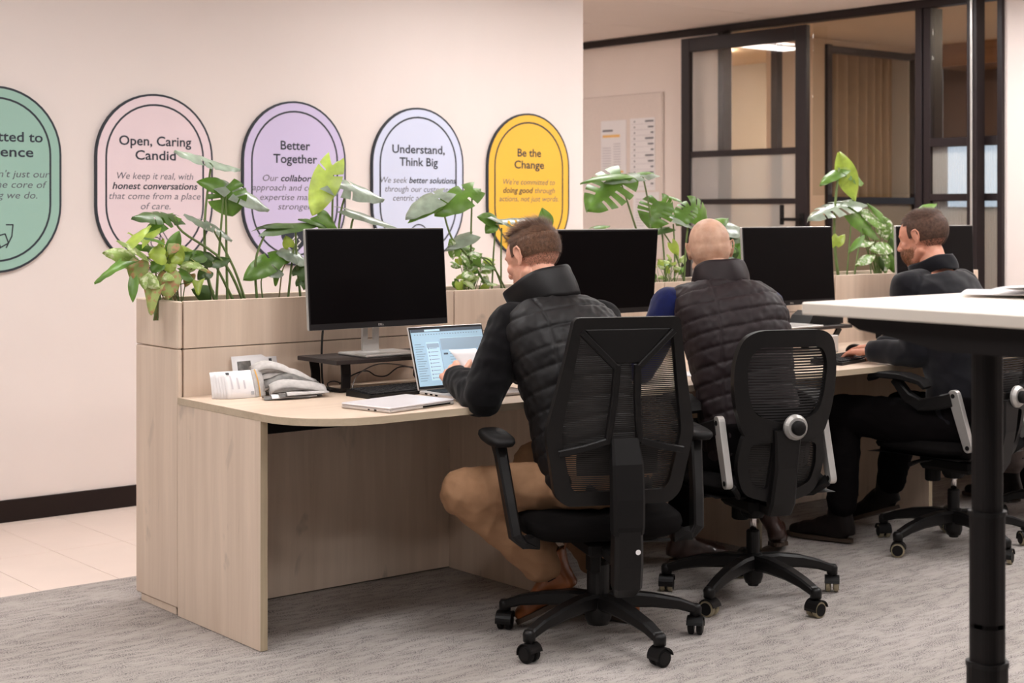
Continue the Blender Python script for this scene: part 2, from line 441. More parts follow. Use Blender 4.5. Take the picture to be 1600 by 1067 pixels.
# LED panels: the last is mirrored, the others unseen and added for light
first = True
places = [(.4, 1.2, 0), (3.0, 1.2, 0), (.4, 3.6, 0), (3.0, 2.9, 0), (5.6, 2.9, 0), (5.6, .8, 0), (2.6, 5.0, 0), (5.0, 5.5, 0), (.2, 5.0, 0), (7.1, 3.2, 0), (7.1, 5.9, 0), (4.2, 7.3, 0), (7.3, 4.5, 0), (5.77, 9.5, 2.855)]  # several of these added to brighten the cross wall
labs = ['unseen white LED strip panel added in the ceiling for light'] * len(places)
for k, (x, y, r) in enumerate(places):
    t = thing('ceiling_light', 'long white LED panel recessed in the office ceiling, seen only reflected in glass' if k != 13 else 'long white LED panel mirrored in the glass of the sliding door', 'ceiling light', (x, y, r or ZC-.012), 0, None if k == 13 else 'ceiling LED panels outside the frame')
    obj('light_frame', MB().box(-.55, .55, -.16, -.15, 0, .011).box(-.55, .55, .15, .16, 0, .011).box(-.56, -.55, -.16, .16, 0, .011).box(.55, .56, -.16, .16, 0, .011), M_white, t, world=False)
    obj('diffuser', MB().box(-.55, .55, -.15, .15, .001, .009), M_led, t, world=False)

# ------------------------------------------------------------------ sliding door leaf in front of the wall
XD = 8.17
d1 = thing('door_1', 'black framed sliding glass door with three panes and a lever pull', 'door', (XD, 7.49, 0))
d1['kind'] = 'structure'; del d1['category']
def fr(name, y0, y1, z0, z1, x0=XD-.02, x1=XD+.02, par=d1): return obj(name, MB().box(x0, x1, y0, y1, z0, z1, bev=.003), M_frame, par)
YL, YR_ = 8.04, 6.86
fr('stile', YL-.085, YL, .01, 2.62); fr('stile', YR_, YR_+.10, .01, 2.62)
fr('top_rail', YR_+.1, YL-.085, 2.52, 2.62); fr('bottom_rail', YR_+.1, YL-.085, .01, .2)
fr('glazing_bar', YR_+.1, YL-.085, 1.752, 1.797, XD-.014, XD+.014); fr('glazing_bar', YR_+.1, YL-.085, 1.412, 1.450, XD-.014, XD+.014); 
fr('glazing_bar', YR_+.1, YL-.085, .80, .84, XD-.014, XD+.014)
obj('pane', MB().box(XD-.003, XD+.003, YR_+.1, YL-.085, 1.797, 2.52), M_glass, d1, fix=True)
obj('pane', MB().box(XD-.003, XD+.003, YR_+.1, YL-.085, 1.45, 1.752), M_frost, d1)
obj('pane', MB().box(XD-.003, XD+.003, YR_+.1, YL-.085, .84, 1.412), M_frost, d1)
obj('pane', MB().box(XD-.003, XD+.003, YR_+.1, YL-.085, .2, .80), M_frost, d1)
h = MB().box(XD-.07, XD-.045, 7.03, 7.055, 1.27, 1.405, bev=.004).box(XD-.07, XD-.05, YR_+.02, 7.055, 1.295, 1.318, bev=.004).box(XD-.05, XD-.02, YR_+.03, YR_+.05, 1.297, 1.316).box(XD-.03, XD-.02, YR_+.02, YR_+.06, 1.26, 1.35, bev=.003)
obj('handle', h, M_metalblk, d1)

# ------------------------------------------------------------------ fixed glazed partition
w1 = thing('partition_frame', 'x', 'x', (XC, 6.2, 0)); w1.name = 'window_2'
for k in ('label', 'category'): del w1[k]
w1['kind'] = 'structure'; w1['label'] = 'black framed glazed partition of the meeting room with clear and ribbed panes'
WORLD['window_2'] = WORLD['partition_frame']
def pf(name, y0, y1, z0, z1, x0=XC-.03, x1=XC+.06, mat=M_frame): return obj(name, MB().box(x0, x1, y0, y1, z0, z1, bev=.003), mat, w1)
pf('post', 7.685, 7.74, 0, 2.645); pf('post', 5.985, 6.035, 0, 2.645); pf('post', 5.925, 5.98, 0, 2.645, XC-.02, XC+.11)
pf('post', 5.405, 5.44, 0, 2.645); pf('front_post', 5.515, 5.585, 0, 2.69, XC-.13, XC-.04)
pf('front_post_highlight', 5.54, 5.555, 0, 2.69, XC-.14, XC-.131, M_silver)  # silver strip standing in for the highlight reflected on the post
pf('rail', 5.44, 5.925, 1.765, 1.82); pf('rail', 5.44, 5.925, 1.425, 1.47); pf('rail', 5.44, 5.925, 0, .1)
pf('rail', 5.44, 5.925, .78, .82)
pf('pane', 5.44, 5.925, 1.82, 2.645, XC, XC+.006, M_glass)
pf('pane', 6.035, 6.90, 1.47, 2.645, XC+.01, XC+.016, M_glass)
def ribbed(z0, z1, y0=5.44, y1=5.925, x=XC+.004, per=.0165):
    n = int((y1-y0)/per); P = []
    for i in range(n*6+1):
        y = y0+(y1-y0)*i/(n*6); P.append((x-.004*abs(math.sin(PI*(y-y0)/((y1-y0)/n))), y))
    mb = MB(); vs = [V((a, b, z0)) for a, b in P]+[V((a, b, z1)) for a, b in P]; m = len(P)
    mb.add(vs, [(i, i+1, i+1+m, i+m) for i in range(m-1)]); return mb
obj('ribbed_pane', ribbed(1.47, 1.765), M_rib, w1, smooth=False); obj('ribbed_pane', ribbed(.82, 1.425), M_rib, w1); obj('ribbed_pane', ribbed(.1, .78), M_rib, w1)

# ------------------------------------------------------------------ meeting room behind
struct('wall_far', MB().box(11.05, 11.2, 3.0, 7.83, 0, ZC), M_dark_wall)
struct('wall_far_left', MB().box(10.6, 10.75, 7.85, 10.2, 0, ZC), M_grey_wall)
struct('wall_meeting', MB().box(8.98, 9.52, 7.83, 7.95, 0, ZC).box(9.52, 11.05, 7.83, 7.95, 2.63, ZC).box(9.52, 11.05, 7.83, 7.95, 0, .08), M_tan_wall)
struct('trim_1', MB().box(8.93, 8.99, 7.80, 7.86, 0, 2.66), M_frame)
struct('wall_opposite', MB().box(XC+.12, 11.2, 2.9, 3.0, 0, ZC), M_tan_wall)
w3 = struct('window_3', MB().box(9.52, 9.575, 7.80, 7.87, 0, 2.66).box(10.62, 10.80, 7.80, 7.87, 0, 2.66).box(9.57, 10.65, 7.80, 7.87, 2.60, 2.65).box(9.57, 11.0, 7.80, 7.87, 1.42, 1.475), M_frame)
w3['label'] = 'black framed inner window with a brown curtain behind it'
obj('frosted_pane', MB().box(9.575, 10.65, 7.83, 7.838, .08, 1.42), plain('smoked_panel', srgb(146, 134, 118), .6, var=.03), w3)
def cur(u, v):
    x = 9.58+1.2*u; return (x, 8.03+.05*math.sin(u*2*PI*11+math.sin(u*9)*1.2)+.006*math.sin(u*80), .05+2.58*v)
c = obj('curtain', MB().grid(cur, 260, 3), M_curtain, None, smooth=True, fix=False)
tag(c, 'brown pleated floor-length curtain behind the meeting room window', 'curtain')
struct('trim_2', MB().box(10.55, 11.05, 5.2, 7.60, 2.52, 2.70), M_bulk, label='timber bulkhead under the meeting room ceiling')
w4 = struct('window_4', MB().box(11.0, 11.05, 6.2, 7.8, 1.36, 1.40).box(11.0, 11.05, 6.2, 7.8, 1.92, 1.96).box(11.0, 11.05, 6.2, 6.24, 1.36, 1.96).box(11.0, 11.05, 7.76, 7.8, 1.36, 1.96), M_frame)
obj('daylight_pane', MB().box(11.02, 11.03, 6.24, 7.76, 1.40, 1.92), emit('daylight', (.62, .80, 1, 1), .9), w4)
ml = thing('meeting_room_fill_light', 'round warm ceiling light inside the meeting room', 'ceiling light', (9.6, 5.6, ZC-.03))  # unseen lamp added to brighten the meeting room
obj('diffuser', MB().lathe([(.01, 0), (.25, 0), (.27, .01), (.27, .028)], n=28), emit('warm_fill', (1, .84, .66, 1), 60), ml, world=False)
al = thing('meeting_room_fill_light', 'round warm ceiling light in the passage beside the meeting room', 'ceiling light', (9.4, 9.0, ZC-.03))  # second unseen lamp, added to light the walls behind the door
obj('diffuser', MB().lathe([(.01, 0), (.2, 0), (.22, .01), (.22, .028)], n=28), MATS['warm_fill'], al, world=False)

# ------------------------------------------------------------------ pinboard and sheets on the cross wall
pb = obj('pinboard', MB().box(XC-.022, XC-.001, 8.31, 9.75, 1.0, 2.26, bev=.01), M_board); tag(pb, 'pale felt pinboard on the wall left of the sliding door', 'pinboard')
s1 = thing('notice_sheet', 'white notice with orange bars on the pinboard', 'notice', (XC-.024, 8.84, 1.48))
obj('sheet', MB().box(XC-.026, XC-.023, 8.70, 8.985, 1.50, 2.065), M_white, s1)
org = plain('orange_print', srgb(244, 196, 120), .8); gry = plain('grey_print', srgb(206, 200, 204), .8); gry2 = plain('dark_print', srgb(120, 118, 124), .8)
def flat(name, rects, m, par, x): 
    if len(rects) <= 4:
        for y0, y1, z0, z1 in rects: obj(name, MB().box(x-.0006, x, y0, y1, z0, z1), m, par)
        return
    mb = MB()
    for y0, y1, z0, z1 in rects: mb.box(x-.0006, x, y0, y1, z0, z1)
    o = obj(name, mb, m, par); o['kind'] = 'stuff'; return o
flat('orange_bar', [(8.77, 8.965, 1.935, 1.955), (8.73, 8.845, 1.66, 1.675), (8.73, 8.845, 1.62, 1.635)], org, s1, XC-.0262)
flat('heading_print', [(8.85, 8.965, 1.98, 1.995)], gry2, s1, XC-.0262)
flat('column_print', [(8.87, 8.97, 1.55+.02*k, 1.557+.02*k) for k in range(16)]+[(8.76, 8.84, 1.70+.02*k, 1.707+.02*k) for k in range(10)], gry, s1, XC-.0262)
s2 = thing('notice_sheet', 'tall white timetable beside the orange-barred notice', 'notice', (XC-.024, 8.52, 1.5))
obj('sheet', MB().box(XC-.026, XC-.023, 8.385, 8.655, 1.52, 2.07), M_white, s2)
flat('row_print', [(8.40, 8.64, 1.55+.043*k, 1.553+.043*k) for k in range(12)], gry, s2, XC-.0262)
flat('number_print', [(8.40, 8.40+.03+.03*(k % 3), 1.565+.043*k, 1.578+.043*k) for k in range(12)]+[(8.60, 8.612, 1.565+.043*k, 1.578+.043*k) for k in range(12)], gry2, s2, XC-.0262)
s3 = thing('notice_sheet', 'small white sheet hanging under the timetable', 'notice', (XC-.024, 8.45, 1.2))
obj('sheet', MB().box(XC-.0275, XC-.0245, 8.34, 8.62, 1.18, 1.508), M_white, s3)
flat('column_print', [(8.50, 8.59, 1.25+.02*k, 1.257+.02*k) for k in range(11)]+[(8.37, 8.47, 1.30+.02*k, 1.307+.02*k) for k in range(8)], gry, s3, XC-.0277)

# ------------------------------------------------------------------ wall signs
def stadium(cx, cz, w, h, n=24):
    r = w/2; P = []
    for k in range(n+1): a = PI*k/n; P.append((cx+r*math.cos(a), cz+(h/2-r)+r*math.sin(a)))
    for k in range(n+1): a = PI+PI*k/n; P.append((cx+r*math.cos(a), cz-(h/2-r)+r*math.sin(a)))
    return P
def ringband(outer, inner, y0, y1):
    n = len(outer); vs = [V((a, y0, b)) for a, b in outer]+[V((a, y0, b)) for a, b in inner]+[V((a, y1, b)) for a, b in outer]+[V((a, y1, b)) for a, b in inner]
    fs = []
    for i in range(n):
        j = (i+1) % n
        fs += [(i, j, j+n, i+n), (i+2*n, j+2*n, j+3*n, i+3*n), (i, j, j+2*n, i+2*n), (i+n, j+n, j+3*n, i+3*n)]
    return MB().add(vs, fs)
def text_verts(s, size, bold=False, shear=0.0):
    cu = bpy.data.curves.new('t', 'FONT'); cu.body = s; cu.size = size; cu.shear = shear
    cu.offset = size*(.016 if bold else -.002); cu.resolution_u = 3; cu.fill_mode = 'FRONT'
    ob = bpy.data.objects.new('t', cu); COL.objects.link(ob)
    bpy.context.view_layer.update()
    me = bpy.data.meshes.new_from_object(ob.evaluated_get(bpy.context.evaluated_depsgraph_get()))
    vs = [tuple(v.co) for v in me.vertices]; fs = [tuple(p.vertices) for p in me.polygons]
    bpy.data.objects.remove(ob); bpy.data.curves.remove(cu); bpy.data.meshes.remove(me)
    return vs, fs
def line_text(segs, size, shear, cx, base, width, reg, bld, place, gap=.28):
    """segs = [(text, bold)], laid out in one line of the given width, centred at cx; place(u, v) gives the 3D point"""
    x = 0; out = []
    for s, b in segs:
        vs, fs = text_verts(s, size, b, shear)
        x0 = min(v[0] for v in vs); x1 = max(v[0] for v in vs)
        out.append((vs, fs, b, x-x0)); x += (x1-x0)+size*gap
    tot = x-size*gap; k = width/tot
    for vs, fs, b, off in out:
        (bld if b else reg).add([place(cx-width/2+(v[0]+off)*k, base+v[1]) for v in vs], fs)
HEADM = M_txt
def poly_line(mb, pts, w, y, closed=False):
    pts = [V((a, 0, b)) for a, b in pts]
    if closed: pts.append(pts[0])
    for a, b in zip(pts[:-1], pts[1:]):
        d = (b-a).normalized(); n = V((-d.z, 0, d.x))*w/2
        q = [a-n-d*w*.3, a+n-d*w*.3, b+n+d*w*.3, b-n+d*w*.3]
        mb.add([V((p.x, y, p.z)) for p in q], [(0, 1, 2, 3)])
def circ(cx, cz, r, n=20, a0=0, a1=2*PI): return [(cx+r*math.cos(a0+(a1-a0)*k/n), cz+r*math.sin(a0+(a1-a0)*k/n)) for k in range(n+1)]
def sign(cx, col, name, label, head, body, hw, bw, icon, txtm=None):
    cz, w, h = 1.4975, .594, .815
    t = thing('wall_sign', label, 'sign', (cx, YW, cz-h/2), 0)
    y1 = YW-.001; y0 = YW-.016
    obj('backing', MB().prism(stadium(cx, cz, w, h), y0, y1, 'xz'), M_line, t)
    fm = plain(name, col, .55, var=.01, scale=4)
    yf = y0-.0006
    obj('sign_face', MB().prism(stadium(cx, cz, w-.020, h-.020), yf, y0, 'xz'), fm, t)
    yl = yf-.0005
    obj('inner_line', ringband(stadium(cx, cz, w-.095, h-.095), stadium(cx, cz, w-.113, h-.113), yl, yf), M_line, t)
    reg, bld, hd = MB(), MB(), MB(); yt = yl-.0003
    pl = lambda u, v: V((u, yt, v))
    for (s, wd_), zb in zip(hw, (1.664, 1.598)): line_text([(s, True)], .062, 0, cx, zb, wd_, hd, hd, pl)
    for k, (segs, wd_) in enumerate(bw): line_text(segs, .044, .22, cx, 1.508-.0465*k, wd_, reg, bld, pl)
    obj('heading', hd, M_txt, t, fix=False)
    obj('body_text', reg, plain('sign_text_thin', srgb(92, 90, 100), .7) if 'sign_text_thin' not in MATS else MATS['sign_text_thin'], t, fix=False)['kind'] = 'stuff'
    if bld.v: obj('bold_text', bld, M_txt, t, fix=False)
    ic = MB(); icon(ic, cx, yt)
    obj('icon', ic, M_line, t, fix=False)
    return t
def ic1(mb, cx, y):
    poly_line(mb, [(cx+.02, 1.20), (cx-.0, 1.25), (cx+.04, 1.26), (cx+.055, 1.22), (cx+.0, 1.19), (cx-.05, 1.22), (cx-.03, 1.27)], .006, y)
    poly_line(mb, [(cx+.045, 1.30), (cx+.075, 1.30), (cx+.07, 1.25), (cx+.045, 1.2)], .006, y)
def ic2(mb, cx, y):
    cz = 1.215
    poly_line(mb, circ(cx, cz, .024), .0045, y)
    for s in (1.0, 1.5):
        poly_line(mb, [(cx-.045*s, cz), (cx-.022*s, cz+.036*s), (cx+.0*s, cz+.05*s), (cx+.022*s, cz+.036*s), (cx+.045*s, cz), (cx+.022*s, cz-.036*s), (cx, cz-.05*s), (cx-.022*s, cz-.036*s)], .0045, y, True)
    poly_line(mb, [(cx+.006, cz+.09), (cx+.022, cz+.05), (cx+.022, cz+.01)], .0045, y); poly_line(mb, [(cx-.01, cz+.075), (cx+.02, cz+.052)], .0045, y)
    poly_line(mb, [(cx+.033, cz+.08), (cx+.040, cz+.077)], .006, y)
def ic3(mb, cx, y):
    P = []
    for k in range(40):
        a = 2*PI*k/40; P.append((cx+.0052*16*math.sin(a)**3, 1.225+.0052*(13*math.cos(a)-5*math.cos(2*a)-2*math.cos(3*a)-math.cos(4*a))))
    mb.prism(P, y-.0002, y, 'xz')
def ic4(mb, cx, y):
    poly_line(mb, circ(cx, 1.235, .055, 26, -.6, PI+.6), .006, y); poly_line(mb, [(cx-.03, 1.19), (cx-.025, 1.15), (cx+.025, 1.15), (cx+.03, 1.19)], .006, y)
    poly_line(mb, circ(cx, 1.235, .03), .005, y)
def ic5(mb, cx, y):
    poly_line(mb, circ(cx, 1.24, .02, 16), .005, y); poly_line(mb, [(cx-.045, 1.20), (cx-.02, 1.225), (cx+.02, 1.225), (cx+.05, 1.20), (cx+.05, 1.16), (cx-.045, 1.16)], .005, y, True)
    poly_line(mb, [(cx-.075, 1.235), (cx-.065, 1.235)], .008, y)
sign(2.534, srgb(148, 184, 170), 'sign_green', 'sage green oblong wall sign cut off by the left edge, leftmost sign', None, None, [('Committed to', .40), ('Excellence', .31)],
     [([('Quality isn\'t just our', False)], .44), ([('focus, it\'s the core of', False)], .44), ([('everything we do.', False)], .335)], .0, ic1) if False else None
def mksign(cx, col, name, label, hw, bw, icon): return sign(cx, col, name, label, None, None, hw, bw, icon)
mksign(2.534, srgb(148, 184, 170), 'sign_green', 'sage green oblong wall sign cut off by the left edge of the photo', [('Committed to', .42), ('Excellence', .335)],
     [([("Quality isn't just our", False)], .485), ([("focus, it's the core of", False)], .46), ([('everything we do.', False)], .37)], ic1)
mksign(3.288, srgb(226, 206, 211), 'sign_pink', 'pale pink oblong wall sign headed Open, Caring Candid', [('Open, Caring', .365), ('Candid', .205)],
     [([('We keep it real, with', False)], .385), ([('honest conversations', True)], .43), ([('that come from a place', False)], .462), ([('of care.', False)], .15)], ic2)
mksign(4.041, srgb(200, 188, 220), 'sign_lilac', 'lilac oblong wall sign headed Better Together', [('Better', .17), ('Together', .252)],
     [([('Our', False), ('collaborative', True)], .37), ([('approach and collective', False)], .485), ([('expertise makes us', False)], .40), ([('stronger.', False)], .20)], ic3)
mksign(4.793, srgb(202, 208, 230), 'sign_pale_blue', 'pale blue oblong wall sign headed Understand, Think Big', [('Understand,', .34), ('Think Big', .248)],
     [([('We seek', False), ('better solutions', True)], .488), ([('through our customer', False)], .43), ([('centric approach.', False)], .33)], ic4)
mksign(5.55, srgb(234, 180, 56), 'sign_yellow', 'mustard yellow oblong wall sign headed Be the Change', [('Be the', .17), ('Change', .215)],
     [([("We're committed to", False)], .375), ([('doing good', True), ('through', False)], .375), ([('actions, not just words.', False)], .43)], ic5)
# handshake strokes in the lilac sign's heart
hs = MB()
poly_line(hs, [(4.02, 1.215), (4.045, 1.24), (4.052, 1.232), (4.03, 1.21), (4.05, 1.19), (4.07, 1.21), (4.06, 1.22)], .005, YW-.0185)
poly_line(hs, [(4.035, 1.195), (4.055, 1.175)], .005, YW-.0185)
obj('icon_strokes', hs, M_white, [o for o in bpy.data.objects if o.name.startswith('wall_sign')][2], fix=False)

# ================================================================== planter divider
X0, YF, YB, ZP = 2.426, 4.75, 5.062, 1.055
pl_ = thing('planter_divider', 'long pale wood divider with a planting trough along its top', 'planter', (X0, YF, 0))
ZS = .894
def wd_panel(name, x0, x1, y0, y1, z0, z1, mat=M_wood, bev=.0015): return obj(name, MB().box(x0, x1, y0, y1, z0, z1, bev=bev), mat, pl_)
XE = 6.99
wd_panel('end_panel', X0, X0+.020, YF+.001, YB, ZS+.0015, ZP, bev=.004); wd_panel('end_panel', X0, X0+.020, YF+.001, YB, .027, ZS-.0015, bev=.004)
wd_panel('plinth', X0+.006, XE-.02, YF+.02, YB-.03, 0, .026, M_wood)
xs = [2.4485, 3.588, 4.717, 5.850, XE]
for a, b in zip(xs[:-1], xs[1:]):
    wd_panel('front_panel', a+.002, b-.002, YF, YF+.018, ZS+.0015, ZP); wd_panel('front_panel', a+.002, b-.002, YF, YF+.018, .004, ZS-.0015)
    wd_panel('rear_panel', a+.001, b-.001, YB-.018, YB, .027, ZP)
wd_panel('far_end_panel', XE, XE+.02, YF, YB, .0, ZP)
wd_panel('trough_floor', X0+.022, XE-.002, YF+.019, YB-.019, .86, .875, M_gap)
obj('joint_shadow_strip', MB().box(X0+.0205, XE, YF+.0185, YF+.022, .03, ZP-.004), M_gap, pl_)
so = obj('soil', MB().box(X0+.03, XE-.01, YF+.024, YB-.022, .876, .985), M_soil, pl_); 
# ------------------------------------------------------------------ desks
YD = 3.92; ZT = .734; TH = .023
def desktop(x0, x1, rounded):
    P = [(x0, YF-.002)]
    if rounded:
        r = .20
        P.append((x0, YD+r*1.25))
        for k in range(1, 11):
            a = PI+PI/2*k/10; P.append((x0+r*1.3+r*1.3*math.cos(a), YD+r*1.25+r*1.25*math.sin(a)))
    else: P.append((x0, YD))
    P += [(x1, YD), (x1, YF-.002)]
    return P
bays = [(X0, 3.575, 'first'), (3.575, 4.705, 'second'), (4.705, 5.835, 'third'), (5.835, 6.965, 'fourth')]
dl = ['pale wood desk nearest, with rounded front corner and full end panel', 'pale wood desk before the second black screen, where the plum-vested man sits', 'pale wood desk where the bearded man in the black shirt types', 'pale wood desk at the far end, behind the raised cream table']
for k, (a, b, nm) in enumerate(bays):
    t = thing('desk', dl[k], 'desk', (a, 4.2, 0))
    tp = desktop(a+(.0 if k == 0 else .0008), b-.0008, k == 0)
    obj('tabletop', MB().prism(tp, ZT-.0012, ZT, 'xy'), M_woodtop, t)
    ed = obj('tabletop_edge', MB().prism(tp, ZT-TH, ZT-.0013, 'xy'), M_edgex, t)
    if k == 0:
        obj('end_panel', MB().box(a+.001, a+.0255, 4.2015, YF-.003, .002, ZT-TH-.001), M_wood, t)
        obj('end_panel_edge', MB().box(a+.001, a+.0255, 4.20, 4.2014, .002, ZT-TH-.001), M_edge, t)
    obj('divider_panel', MB().box(b-.0125, b+.0125, 4.2015, YF-.003, .002, ZT-TH-.001), M_wood, t)
    obj('divider_panel_edge', MB().box(b-.0125, b+.0125, 4.20, 4.2014, .002, ZT-TH-.001), M_edge, t)
    obj('cable_tray', MB().box(a+.03, b-.016, 4.62, 4.745, .60, .70, bev=.004), M_metalblk, t)
# ================================================================== things on the desks
def seg_obj(*a, **k): return sharp(obj(*a, **k))
def make_riser(x0, x1, label, y0=4.447, y1=4.70):
    t = thing('monitor_riser', label, 'monitor riser', (x0, y0, ZT))
    obj('top_board', MB().box(x0, x1, y0, y1, .837, .852, bev=.0015), M_riser, t)
    for s in (0, 1):
        xa = x0+.055 if s == 0 else x1-.055
        sg = 1 if s == 0 else -1
        pts = [(xa+sg*.0, y0+.03, .836), (xa+sg*.012, y0+.045, .80), (xa+sg*.014, y0+.05, .752), (xa+sg*.014, y0+.065, .739), (xa+sg*.014, y1-.03, .739), (xa+sg*.014, y1-.012, .752), (xa+sg*.012, y1-.012, .80), (xa, y1-.02, .836)]
        obj('leg', MB().bar(pts, .036, .008, (1, 0, 0)), M_metalblk, t, smooth=False)
    return t
def make_monitor(x0, x1, z0, z1, Y, tilt, label, yaw=0, base_z=.852):
    cx = (x0+x1)/2; w = x1-x0; h = z1-z0
    t = thing('monitor', label, 'monitor', (cx, Y, base_z), yaw)
    Mt = Matrix.Translation((0, 0, z0-base_z)) @ Matrix.Rotation(tilt, 4, 'X')
    def tb(*a, **k): return MB().box(*a, M=Mt, **k)
    obj('housing', tb(-w/2, w/2, .0, .013, 0, h, bev=.004), M_silver, t, world=False)
    obj('back_bulge', tb(-w*.3, w*.3, .0132, .030, h*.25, h*.8, bev=.006), M_plastic, t, world=False)
    obj('bezel', tb(-w/2+.003, w/2-.003, -.004, -.0002, .001, h-.002, bev=.001), M_bezel, t, world=False)
    scr = obj('screen', tb(-w/2+.008, w/2-.008, -.0052, -.0042, .022, h-.008), M_screen, t, world=False)
    lv, lf = text_verts('DELL', .0105, True)
    mx = max(v[0] for v in lv)
    obj('logo', MB().add([Mt @ V((v[0]-mx/2, -.0046, v[1]+.0065)) for v in lv], lf), M_silver, t, world=False, fix=False)
    nk = MB()
    # neck: a plate with a cable hole
    zb = z0-base_z
    outer = [(-.034, .012), (.034, .012), (.030, zb+.16), (-.030, zb+.16)]
    k = 14; hole = [(.0125*math.cos(2*PI*i/k), zb-.018+ (.030 if math.sin(2*PI*i/k) > 0 else .012)*math.sin(2*PI*i/k)) for i in range(k)]
    hb = zb-.06
    nk.box(-.034, .034, .060, .072, .010, hb+.012).box(-.034, -.0135, .060, .072, hb+.012, zb+.02).box(.0135, .034, .060, .072, hb+.012, zb+.02).box(-.032, .032, .060, .072, zb+.02, zb+.18, bev=.002)
    obj('neck', nk, M_silver, t, world=False)
    obj('hinge_block', MB().box(-.05, .05, .031, .062, zb+.12, zb+.20, bev=.004), M_plastic, t, world=False)
    obj('stand_foot', MB().box(-.118, .118, -.085, .095, .0005, .010, bev=.003), M_silver, t, world=False)
    return t
def make_keyboard(loc, rz, label, w=.44, d=.13):
    t = thing('keyboard', label, 'keyboard', loc, rz)
    obj('case', MB().prism([(-d/2, 0), (d/2, 0), (d/2, .022), (-d/2, .012)], -w/2, w/2, 'yz'), M_plastic, t, world=False)
    me = None
    km = MB()
    for r in range(6):
        for c in range(20):
            if r == 0 and 5 <= c <= 9: continue
            x = -w/2+.010+c*(w-.02)/20; y = -d/2+.008+r*(d-.014)/6
            z = .012+(y+d/2)/d*.010
            km.box(x+.0015, x+(w-.02)/20-.0015, y+.0015, y+(d-.014)/6-.0015, z, z+.006, bev=.0015)
    km.box(-w/2+.010+5*(w-.02)/20+.0015, -w/2+.010+10*(w-.02)/20-.0015, -d/2+.0095, -d/2+.008+(d-.014)/6-.0015, .0125, .0185, bev=.0015)
    o = obj('keys', km, M_key, t, world=False); o['kind'] = 'stuff'
    return t
make_riser(2.862, 3.44, 'black monitor riser on the nearest desk beside the open laptop')
make_riser(3.83, 4.42, 'black monitor riser on the second desk, hidden behind the seated men')
make_riser(5.02, 5.60, 'black monitor riser on the bearded man\'s desk with a white paper sheet')
make_riser(6.03, 6.62, 'black monitor riser on the far desk behind the raised table')
MON1 = make_monitor(2.815, 3.408, .949, 1.299, 4.55, math.radians(-4.5), 'black screen of the nearest monitor above the open laptop', math.radians(.0))
make_monitor(3.817, 4.402, .955, 1.290, 4.50, math.radians(5), 'black screen of the second monitor behind the man in the black vest', math.radians(-.3))
make_monitor(4.945, 5.545, .948, 1.292, 4.50, math.radians(-3.5), 'black screen of the third monitor right of the bald man', math.radians(.5))
make_monitor(5.995, 6.606, .948, 1.292, 4.50, math.radians(-2), 'black screen of the farthest monitor behind the bearded man')
make_keyboard((3.10, 4.375, ZT), math.radians(4), 'black keyboard pushed under the nearest riser behind the laptops', .42, .13)
make_keyboard((5.20, 4.15, ZT), math.radians(14), 'black keyboard under the bearded man\'s hands', .43, .14)
# cables
def cable(name, label, pts, r, mat, parent=None):
    P = []
    pts = [V(p) for p in pts]
    for i in range(len(pts)-1):
        p0 = pts[max(i-1, 0)]; p1 = pts[i]; p2 = pts[i+1]; p3 = pts[min(i+2, len(pts)-1)]
        for k in range(6):
            u = k/6; P.append(.5*((2*p1)+(p2-p0)*u+(2*p0-5*p1+4*p2-p3)*u*u+(3*p1-p0-3*p2+p3)*u**3))
    P.append(pts[-1])
    o = obj(name, MB().tube(P, r, 6), mat, parent, smooth=True)
    if parent is None: tag(o, label, 'cable')
    return o
M_cable = plain('cable_black', srgb(24, 22, 22), .5); M_cableg = plain('cable_grey', srgb(120, 112, 108), .5)
cable('cable', 'thin grey cable arching over the keyboard under the riser', [(2.93, 4.46, .742), (2.98, 4.50, .79), (3.07, 4.50, .825), (3.18, 4.47, .81), (3.26, 4.42, .765), (3.31, 4.39, .764), (3.33, 4.38, .765)], .0022, M_cableg)
cable('cable', 'thick black cable hanging behind the nearest monitor foot', [(3.02, 4.72, 1.0), (2.99, 4.725, .96), (2.98, 4.725, .90), (2.98, 4.728, .80), (2.985, 4.728, .738)], .004, M_cable, MON1)
cable('cable', 'black cable running from behind the nearest monitor to the right', [(3.16, 4.70, .955), (3.24, 4.71, .97), (3.30, 4.72, 1.0)], .003, M_cable, MON1)
cable('cable', 'black cable curling on the desk beneath the riser', [(3.05, 4.72, .738), (3.07, 4.66, .775), (3.10, 4.62, .79), (3.14, 4.62, .77), (3.2, 4.64, .765), (3.27, 4.66, .79), (3.36, 4.68, .78)], .0025, M_cable)
cable('cable', 'black cable loop on the desk at the left riser leg', [(2.905, 4.55, .738), (2.91, 4.58, .76), (2.95, 4.60, .765), (3.0, 4.62, .75)], .002, M_cable)

# closed laptop
t = thing('closed_laptop', 'closed silver laptop lying flat near the front edge of the nearest desk', 'laptop', (2.862, 4.085, ZT), math.radians(11.5))
obj('base', MB().box(-.150, .150, -.107, .107, .0008, .011, bev=.003), M_alu, t, world=False)
obj('lid', MB().box(-.150, .150, -.107, .107, .0118, .0185, bev=.003), plain('lid_white_alu', srgb(226, 220, 222), .35, metal=.15, var=.01), t, world=False)
obj('vent', MB().box(.0, .13, -.1078, -.1066, .004, .009), M_gap, t, world=False)
obj('port', MB().box(-.1508, -.1496, -.05, -.04, .004, .008).box(-.1508, -.1496, -.02, -.012, .004, .008), M_gap, t, world=False)
